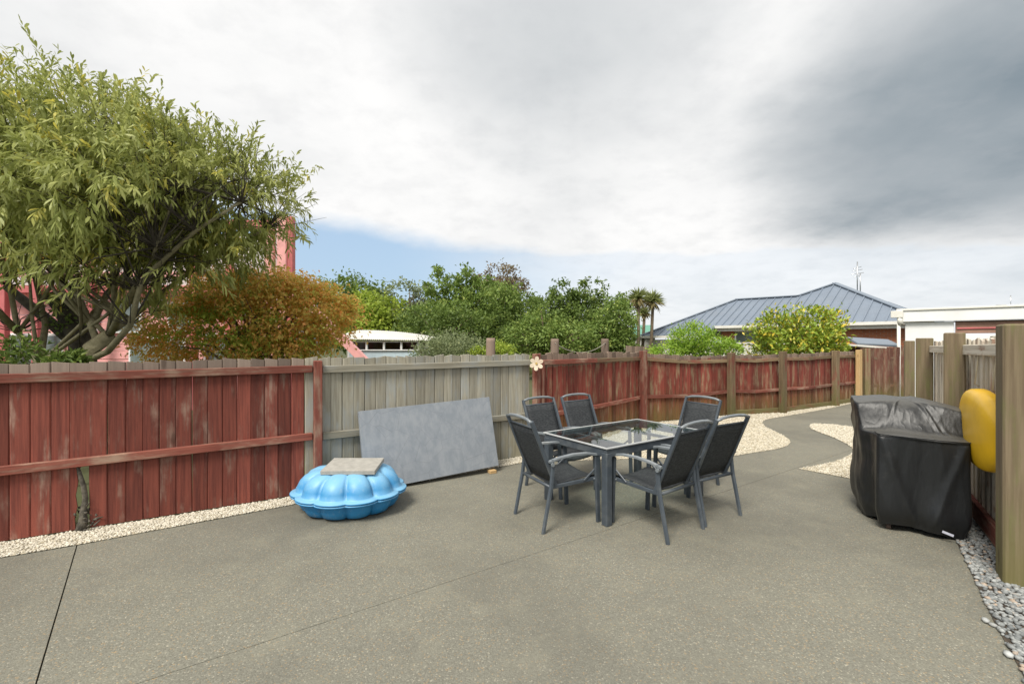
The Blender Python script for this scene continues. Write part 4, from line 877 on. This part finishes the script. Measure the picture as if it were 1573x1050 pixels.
# ------------------------------------------------------------------ pink house behind the tree
ph = thing('pink_house', 'pink painted timber house with red posts behind the big tree', 'house', (-9.5, 11.5, 0)); po = Vector(ph.location)
def pb(name, mat, c, sz, par=ph, ch=.01):
    o = lnk(name, box_me(name, sz[0], sz[1], sz[2], ch), mat, par); o.location = Vector(c) - (po if par is ph else Vector((0, 0, 0))); return o
Yp = 11.5; xr = P(457, 0, Yp).x
def zpy(py, Y=Yp): return H - (py - CY) / F * Y
for i in range(16):                                   # weatherboards of the lower and upper walls
    z0 = .1 + i * .19
    if z0 < 3.0: pb('weatherboard', 'pink_paint', ((-17.2 + xr) / 2 - .25, Yp + .35 + (.012 if i % 2 else 0), z0), (xr + 17.2 - .5, .05, .185))
pb('floor_band', 'pink_dark', ((-17.2 + xr) / 2, Yp + .1, 2.90), (xr + 17.2, .22, .16)); pb('fascia_band', 'yellow_paint', (-11.2, Yp + .05, 3.62), (5.2, .12, .17)); pb('balcony_rail', 'pink_paint', (-11.4, Yp + .02, 3.30), (11.3, .09, .12)); pb('upper_wall', 'white_paint', (-11.6, Yp + .9, 3.05), (10.9, .1, 1.5)); pb('eave_beam', 'pink_dark', (-11.4, Yp + .1, 4.5), (11.4, .16, .22))
for px in (10, 60, 143, 300, 355): pb('red_post', 'pink_dark', (P(px, 0, Yp).x, Yp - .05, 0), (.16, .14, 4.5))
for x0, x1, mt, zt in ((413, 427, 'pink_paint', 4.6), (432, 447, 'pink_paint', 4.75), (447.6, 457, 'pink_dark', 4.75)):
    a_, b_ = P(x0, 0, Yp).x, P(x1, 0, Yp).x; pb('corner_board', mt, ((a_ + b_) / 2, Yp - .16, 0), (b_ - a_ - .004, .14, zt), ch=.02)
pb('white_board', 'white_paint', (P(429.5, 0, Yp).x, Yp - .1, 0), (.09, .08, 4.6))
beam('raking_prop', 'pink_paint', ph, P(452, 446, Yp - .3) - po, P(590, 584, Yp - .3) - po, .16, .19)
for px, zb, ww, hh in ((25, .9, .9, 1.0), (215, .85, 1.0, .95), (255, .85, .6, .95), (105, 1.9, 1.0, .8), (330, .9, .9, 1.0), (180, 1.9, .8, .8), (60, .9, .7, 1.0), (270, 1.95, .8, .75)):
    x = P(px, 0, Yp).x; wd = pb('window', 'white_paint', (x, Yp + .28, zb), (ww, .06, hh)); pn = lnk('pane', box_me('pane', ww - .12, .02, hh - .12, .003), 'window_glass', wd); pn.location = (0, -.035, .06); dk = lnk('blind', box_me('blind', ww - .14, .012, hh - .14, 0), 'curtain', wd); dk.location = (0, -.025, .07)

# ------------------------------------------------------------------ white-roofed sunroom
Ys = 14.5; sr = thing('sunroom', 'low sunroom with corrugated white roof and a band of windows', 'building', tuple(P(590, 0, Ys).xy) + (0,)); so = Vector(sr.location)
xl, xr_ = P(519, 0, Ys).x - so.x, P(660, 0, Ys).x - so.x; vs = []; fs = []; nc = 90
zt0, zt1 = zpy(507, Ys + 2.5), zpy(510, Ys + 2.5)
for i in range(nc + 1):
    u = i / nc; x = lerp(xl, xr_, u); zc_ = .012 * math.cos(i * math.pi) ; ze = lerp(zpy(520, Ys), zpy(522, Ys), u); zr = lerp(zpy(507, Ys + 2), zpy(519, Ys + 2), u ** 2.2)
    vs += [(x, -.12, ze + zc_), (x, .9, lerp(ze, zr, .62) + zc_), (x, 2.0, zr + zc_)]
for i in range(nc): fs += [(i * 3, i * 3 + 3, i * 3 + 4, i * 3 + 1), (i * 3 + 1, i * 3 + 4, i * 3 + 5, i * 3 + 2)]
rf = lnk('roof', pymesh('roof', vs, fs), 'white_roof', sr); md = rf.modifiers.new('thick', 'SOLIDIFY'); md.thickness = .02
def sbx(name, mat, x0, x1, y, z0, z1, d=.08, par=sr): o = lnk(name, box_me(name, x1 - x0, d, z1 - z0, .006), mat, par); o.location = ((x0 + x1) / 2, y, z0); return o
x0, x1 = xl + .35, xr_ - .35; zh = zpy(523.5, Ys)
sbx('lower_wall', 'blue_wall', x0, x1, .08, -.05, zpy(538.5, Ys)); sbx('sill_rail', 'white_paint', x0, x1, .05, zpy(538.4, Ys), zpy(536.8, Ys), .12); sbx('head_rail', 'white_paint', x0, x1, .05, zpy(525.4, Ys), zh, .12)
for i in range(5): xx = lerp(x0, x1, i / 4); sbx('window_post', 'white_paint', xx - .03, xx + .03, .05, zpy(536.7, Ys), zpy(525.5, Ys), .1)
for i in range(4): sbx('pane', 'window_glass', lerp(x0, x1, i / 4) + .03, lerp(x0, x1, (i + 1) / 4) - .03, .06, zpy(536.7, Ys), zpy(525.5, Ys), .02)
sbx('back_wall', 'garage_band', x0, x1, 1.7, -.05, zh - .02); sbx('side_wall', 'white_paint', xl + .28, xl + .345, .85, -.05, zh - .05, 1.6); sbx('side_wall', 'white_paint', xr_ - .345, xr_ - .28, .85, -.05, zh - .12, 1.6)

# ------------------------------------------------------------------ brick house with dark tray roof
hs = thing('brick_house', 'brick house with a dark grey ribbed metal hip roof and white gutters', 'house', (13.1, 20.5, 0), math.atan2(.75, -.66))
# local x = along the gutter (away, to the left); local y = outwards (towards the viewer); d = -y is up the slope
Z0, K = 2.49, .525
def hp(s, d, z=None): return Vector((s, -d if False else d * -1.0, Z0 + K * d if z is None else z))
# check handedness: local +y must point towards the viewer, i.e. (-.75,-.66)
hx = Vector((-.66, .75, 0)); hyv = Vector((-hx.y, hx.x, 0))
sg = 1 if hyv.dot(Vector((-.75, -.66, 0))) > 0 else -1
def hp(s, d, z=None): return Vector((s, -d * sg, Z0 + K * d if z is None else z))
poly = [(-4.05, 0), (-.05, 4), (1.26, 2.84), (4.31, 2.9), (7.94, -.88), (4.07, -.88), (4.07, 0)]
back = [(-4.05, 8), (4.5, 8), (7.94, 6.6)]
vs = [hp(*p) for p in poly] + [hp(-4.05, 8, Z0), hp(1.26, 5.2, Z0 + K * 2.84), hp(4.31, 5.2, Z0 + K * 2.9), hp(7.94, 9, Z0 - .46), hp(1.26, 9, Z0)]
fs = [(0, 1, 2, 3, 4, 5, 6), (0, 7, 1), (1, 7, 11, 8), (1, 8, 2), (2, 8, 9, 3), (3, 9, 10, 4), (8, 11, 10, 9)]
me = pymesh('roof', vs, fs); bm = bmesh.new(); bm.from_mesh(me); bmesh.ops.triangulate(bm, faces=bm.faces[:]); bmesh.ops.recalc_face_normals(bm, faces=bm.faces[:]); bm.to_mesh(me); bm.free()
rf = lnk('roof', me, 'house_roof', hs)
# ribs of the tray roofing on the facing slope
def top_d(s):
    pts = [(-4.05, 0), (-.05, 4), (1.26, 2.84), (4.31, 2.9), (7.94, -.88)]
    for (a, b), (c, d) in zip(pts, pts[1:]):
        if a <= s <= c: return lerp(b, d, (s - a) / (c - a))
    return 0
s = -3.9
while s < 7.8:
    lo = 0 if s < 4.07 else -.88; hi = top_d(s) - .04
    if hi - lo > .12: beam('rib', 'house_roof', rf, hp(s, lo) + Vector((0, 0, .018)), hp(s, hi) + Vector((0, 0, .018)), .05, .045, ch=0)
    s += .385
for i in range(10):                                   # ribs of the end slope, seen edge-on
    y = .5 + i * .75; dd = min(y, 8 - y); beam('rib', 'house_roof', rf, hp(-4.05, y, Z0) + Vector((0, 0, .018)), hp(-4.05 + dd * .98, y, Z0 + K * dd * .98) + Vector((0, 0, .018)), .05, .04, ch=0)
for a, b in (((-4.05, 0), (-.05, 4)), ((-.05, 4), (1.26, 2.84)), ((1.26, 2.84), (4.31, 2.9)), ((4.31, 2.9), (7.94, -.88))): beam('ridge_cap', 'roof_cap', rf, hp(*a) + Vector((0, 0, .035)), hp(*b) + Vector((0, 0, .035)), .26, .05)
beam('gutter', 'cream_paint', hs, hp(-4.15, -.07, Z0 - .06), hp(4.2, -.07, Z0 - .06), .13, .13); beam('gutter', 'cream_paint', hs, hp(4.2, -.95, Z0 - .54), hp(8.0, -.95, Z0 - .54), .12, .12); beam('fascia', 'cream_paint', hs, hp(-4.1, .06, Z0 - .19), hp(4.15, .06, Z0 - .19), .03, .17); beam('barge', 'roof_cap', hs, hp(4.12, -.88, Z0 - .46), hp(4.12, .05, Z0 + .03), .05, .12)
beam('soffit', 'cream_paint', hs, hp(-4.0, .30, Z0 - .20), hp(4.1, .30, Z0 - .20), .5, .03)
def wallquad(name, a, b, z0, z1, mat):
    vs = [Vector((a.x, a.y, z0)), Vector((b.x, b.y, z0)), Vector((b.x, b.y, z1)), Vector((a.x, a.y, z1))]; n_ = (b - a).cross(Vector((0, 0, 1))).normalized(); vs += [v - n_ * .1 for v in vs]
    me = pymesh(name, vs, [(0, 1, 2, 3), (7, 6, 5, 4), (0, 4, 5, 1), (1, 5, 6, 2), (2, 6, 7, 3), (3, 7, 4, 0)]); uv = me.uv_layers.new(name='UVMap'); L_ = (b - a).length
    for lp in me.loops:
        v = me.vertices[lp.vertex_index].co; uv.data[lp.index].uv = ((Vector((v.x, v.y, 0)) - Vector((a.x, a.y, 0))).dot((Vector((b.x - a.x, b.y - a.y, 0))).normalized()), v.z)
    return lnk(name, me, mat, hs)
wallquad('wall', hp(-3.7, .5, 0), hp(2.2, .5, 0), -.05, Z0 - .2, 'brick_wall'); wallquad('wall', hp(3.35, .5, 0), hp(4.0, .5, 0), -.05, Z0 - .2, 'brick_wall'); wallquad('wall', hp(2.2, .52, 0), hp(3.35, .52, 0), -.05, .9, 'brick_wall')
wallquad('wall', hp(-3.7, 7.5, 0), hp(-3.7, .55, 0), -.05, Z0 - .2, 'brick_wall'); wallquad('wall', hp(4.0, -.5, 0), hp(7.5, -.5, 0), -.05, Z0 - .68, 'cream_paint')
wq = beam('window', 'white_paint', hs, hp(2.2, .55, 1.55), hp(3.35, .55, 1.55), .05, 1.38); beam('pane', 'window_glass', wq, (.06, .03 * sg, .0), (1.09, .03 * sg, .0), .012, 1.24); beam('curtain', 'curtain', wq, (.07, .024 * sg, 0), (1.08, .024 * sg, 0), .006, 1.22)
an = thing('roof_antenna', 'thin twin-mast television antenna on the house roof', 'antenna', tuple(P(1318, 446, 25.5))); ao = Vector(an.location)
for px, yt in ((1317, 402), (1321.5, 420)): tubeobj('mast', 'steel', an, [P(px, 452, 25.5) - ao, P(px, yt, 25.5) - ao], .028, 6)
for yy, wdt in ((411, 6), (415, 8), (420, 10), (424, 5)): tubeobj('element', 'steel', an, [P(1317 - wdt, yy + 1.5, 25.5) - ao, P(1317 + wdt, yy - 1.5, 25.6) - ao], .014, 5)

# ------------------------------------------------------------------ white garage
gx0 = 11.62; Yg = 13.75; ga = thing('garage', 'white flat-roofed garage with deep fascia behind the tall fence', 'garage', (gx0, Yg, 0), R(-44))
def gb(name, mat, x0, x1, y0, y1, z0, z1, ch=.008): o = lnk(name, box_me(name, x1 - x0, y1 - y0, z1 - z0, ch), mat, ga); o.location = ((x0 + x1) / 2, (y0 + y1) / 2, z0); return o
gb('wall', 'white_paint', 0.05, 1.10, .1, .25, -.05, 2.26); gb('wall', 'white_paint', 1.10, 5.0, .1, .25, -.05, 1.90); gb('wall', 'white_paint', .05, .2, .26, 6, -.05, 2.26)
gb('fascia', 'white_paint', -.10, 5.2, -.02, .06, 2.275, 2.60); gb('fascia_cap', 'cream_paint', -.14, 5.25, -.06, .10, 2.601, 2.66); gb('fascia', 'white_paint', -.10, -.02, .065, 6, 2.275, 2.60); gb('roof', 'white_roof', -.08, 5.1, .11, 6, 2.52, 2.64)
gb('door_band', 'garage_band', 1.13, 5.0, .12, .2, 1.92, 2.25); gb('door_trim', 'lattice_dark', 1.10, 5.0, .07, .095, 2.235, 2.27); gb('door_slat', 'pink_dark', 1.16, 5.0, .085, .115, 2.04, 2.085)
mb = MB(); mb.tube([(-.08, -.10, 0), (-.08, -.10, 2.25)], .045, 10); mb.tube([(-.04, -.11, 2.2), (-.06, -.12, 2.42)], .07, 10); lnk('downpipe', mb.me('downpipe', True), 'cream_paint', ga)
gb('rain_head', 'cream_paint', -.26, .02, -.2, -.065, 2.40, 2.60)
tubeobj('vent_mast', 'steel', ga, [(2.3, 2, 2.6), (2.3, 2, 3.05)], .012, 5); tubeobj('vent_mast', 'steel', ga, [(2.0, 2, 2.78), (2.6, 2, 2.76)], .010, 5)

# ------------------------------------------------------------------ small things beyond the far fence
cf = thing('metal_fence', 'cream corrugated metal fence behind the glossy shrub', 'fence', tuple(P(1150, 0, 16.5).xy) + (0,)); mb = []
for i in range(16):
    o = lnk('sheet', box_me('sheet', .18, .03, 1.60, .012), 'cream_paint', cf); o.location = (-.9 + i * .2, .02 * (i % 2), 0)
beam('cap_rail', 'cream_paint', cf, (-1.0, 0, 1.63), (2.3, 0, 1.63), .07, .06)
ln = thing('lean_to', 'low shed with pale flat roof and grey awning in front of the brick wall', 'shed', tuple(P(1310, 0, 16.2).xy) + (0,)); lo = Vector(ln.location)
beam('roof', 'white_roof', ln, P(1275, 528, 16.2) - lo, P(1352, 534, 15.9) - lo, 1.0, .06); beam('wall', 'gatered_h', ln, Vector((-.9, .3, .75)), Vector((1.0, .3, .75)), .08, 1.55); beam('awning', 'roof_cap', ln, P(1308, 523, 16.9) - lo, P(1374, 527, 16.7) - lo, .8, .07, up=(0, -.3, 1))
gs = thing('green_shed', 'small shed with a green roof beside the palms', 'shed', tuple(P(982, 0, 27).xy) + (0,)); so_ = Vector(gs.location)
v = [P(968, 516, 27) - so_, P(1008, 516, 27) - so_, P(1002, 499, 28.6) - so_, P(972, 499, 28.6) - so_]; v2 = [p + Vector((0, 0, -.08)) for p in v]
lnk('roof', pymesh('roof', v + v2, [(0, 1, 2, 3), (7, 6, 5, 4), (0, 4, 5, 1), (1, 5, 6, 2), (2, 6, 7, 3), (3, 7, 4, 0)]), 'green_roof', gs); beam('wall', 'cream_paint', gs, P(970, 516, 27.2) - so_ + Vector((0, 0, -.85)), P(1006, 516, 27.2) - so_ + Vector((0, 0, -.85)), .1, 1.75)
bf = thing('back_fence', 'short dark red paling fence behind the lime-green shrub', 'fence', tuple(P(985, 0, 15).xy) + (0,)); 
palings(bf, Vector((P(962, 0, 15).x, 15, 0)), Vector((P(1018, 0, 15.6).x, 15.6, 0)), 1.55, 1.50, .12, .115, 'redfar_v', Vector((0, -1, 0)), jit=.015)
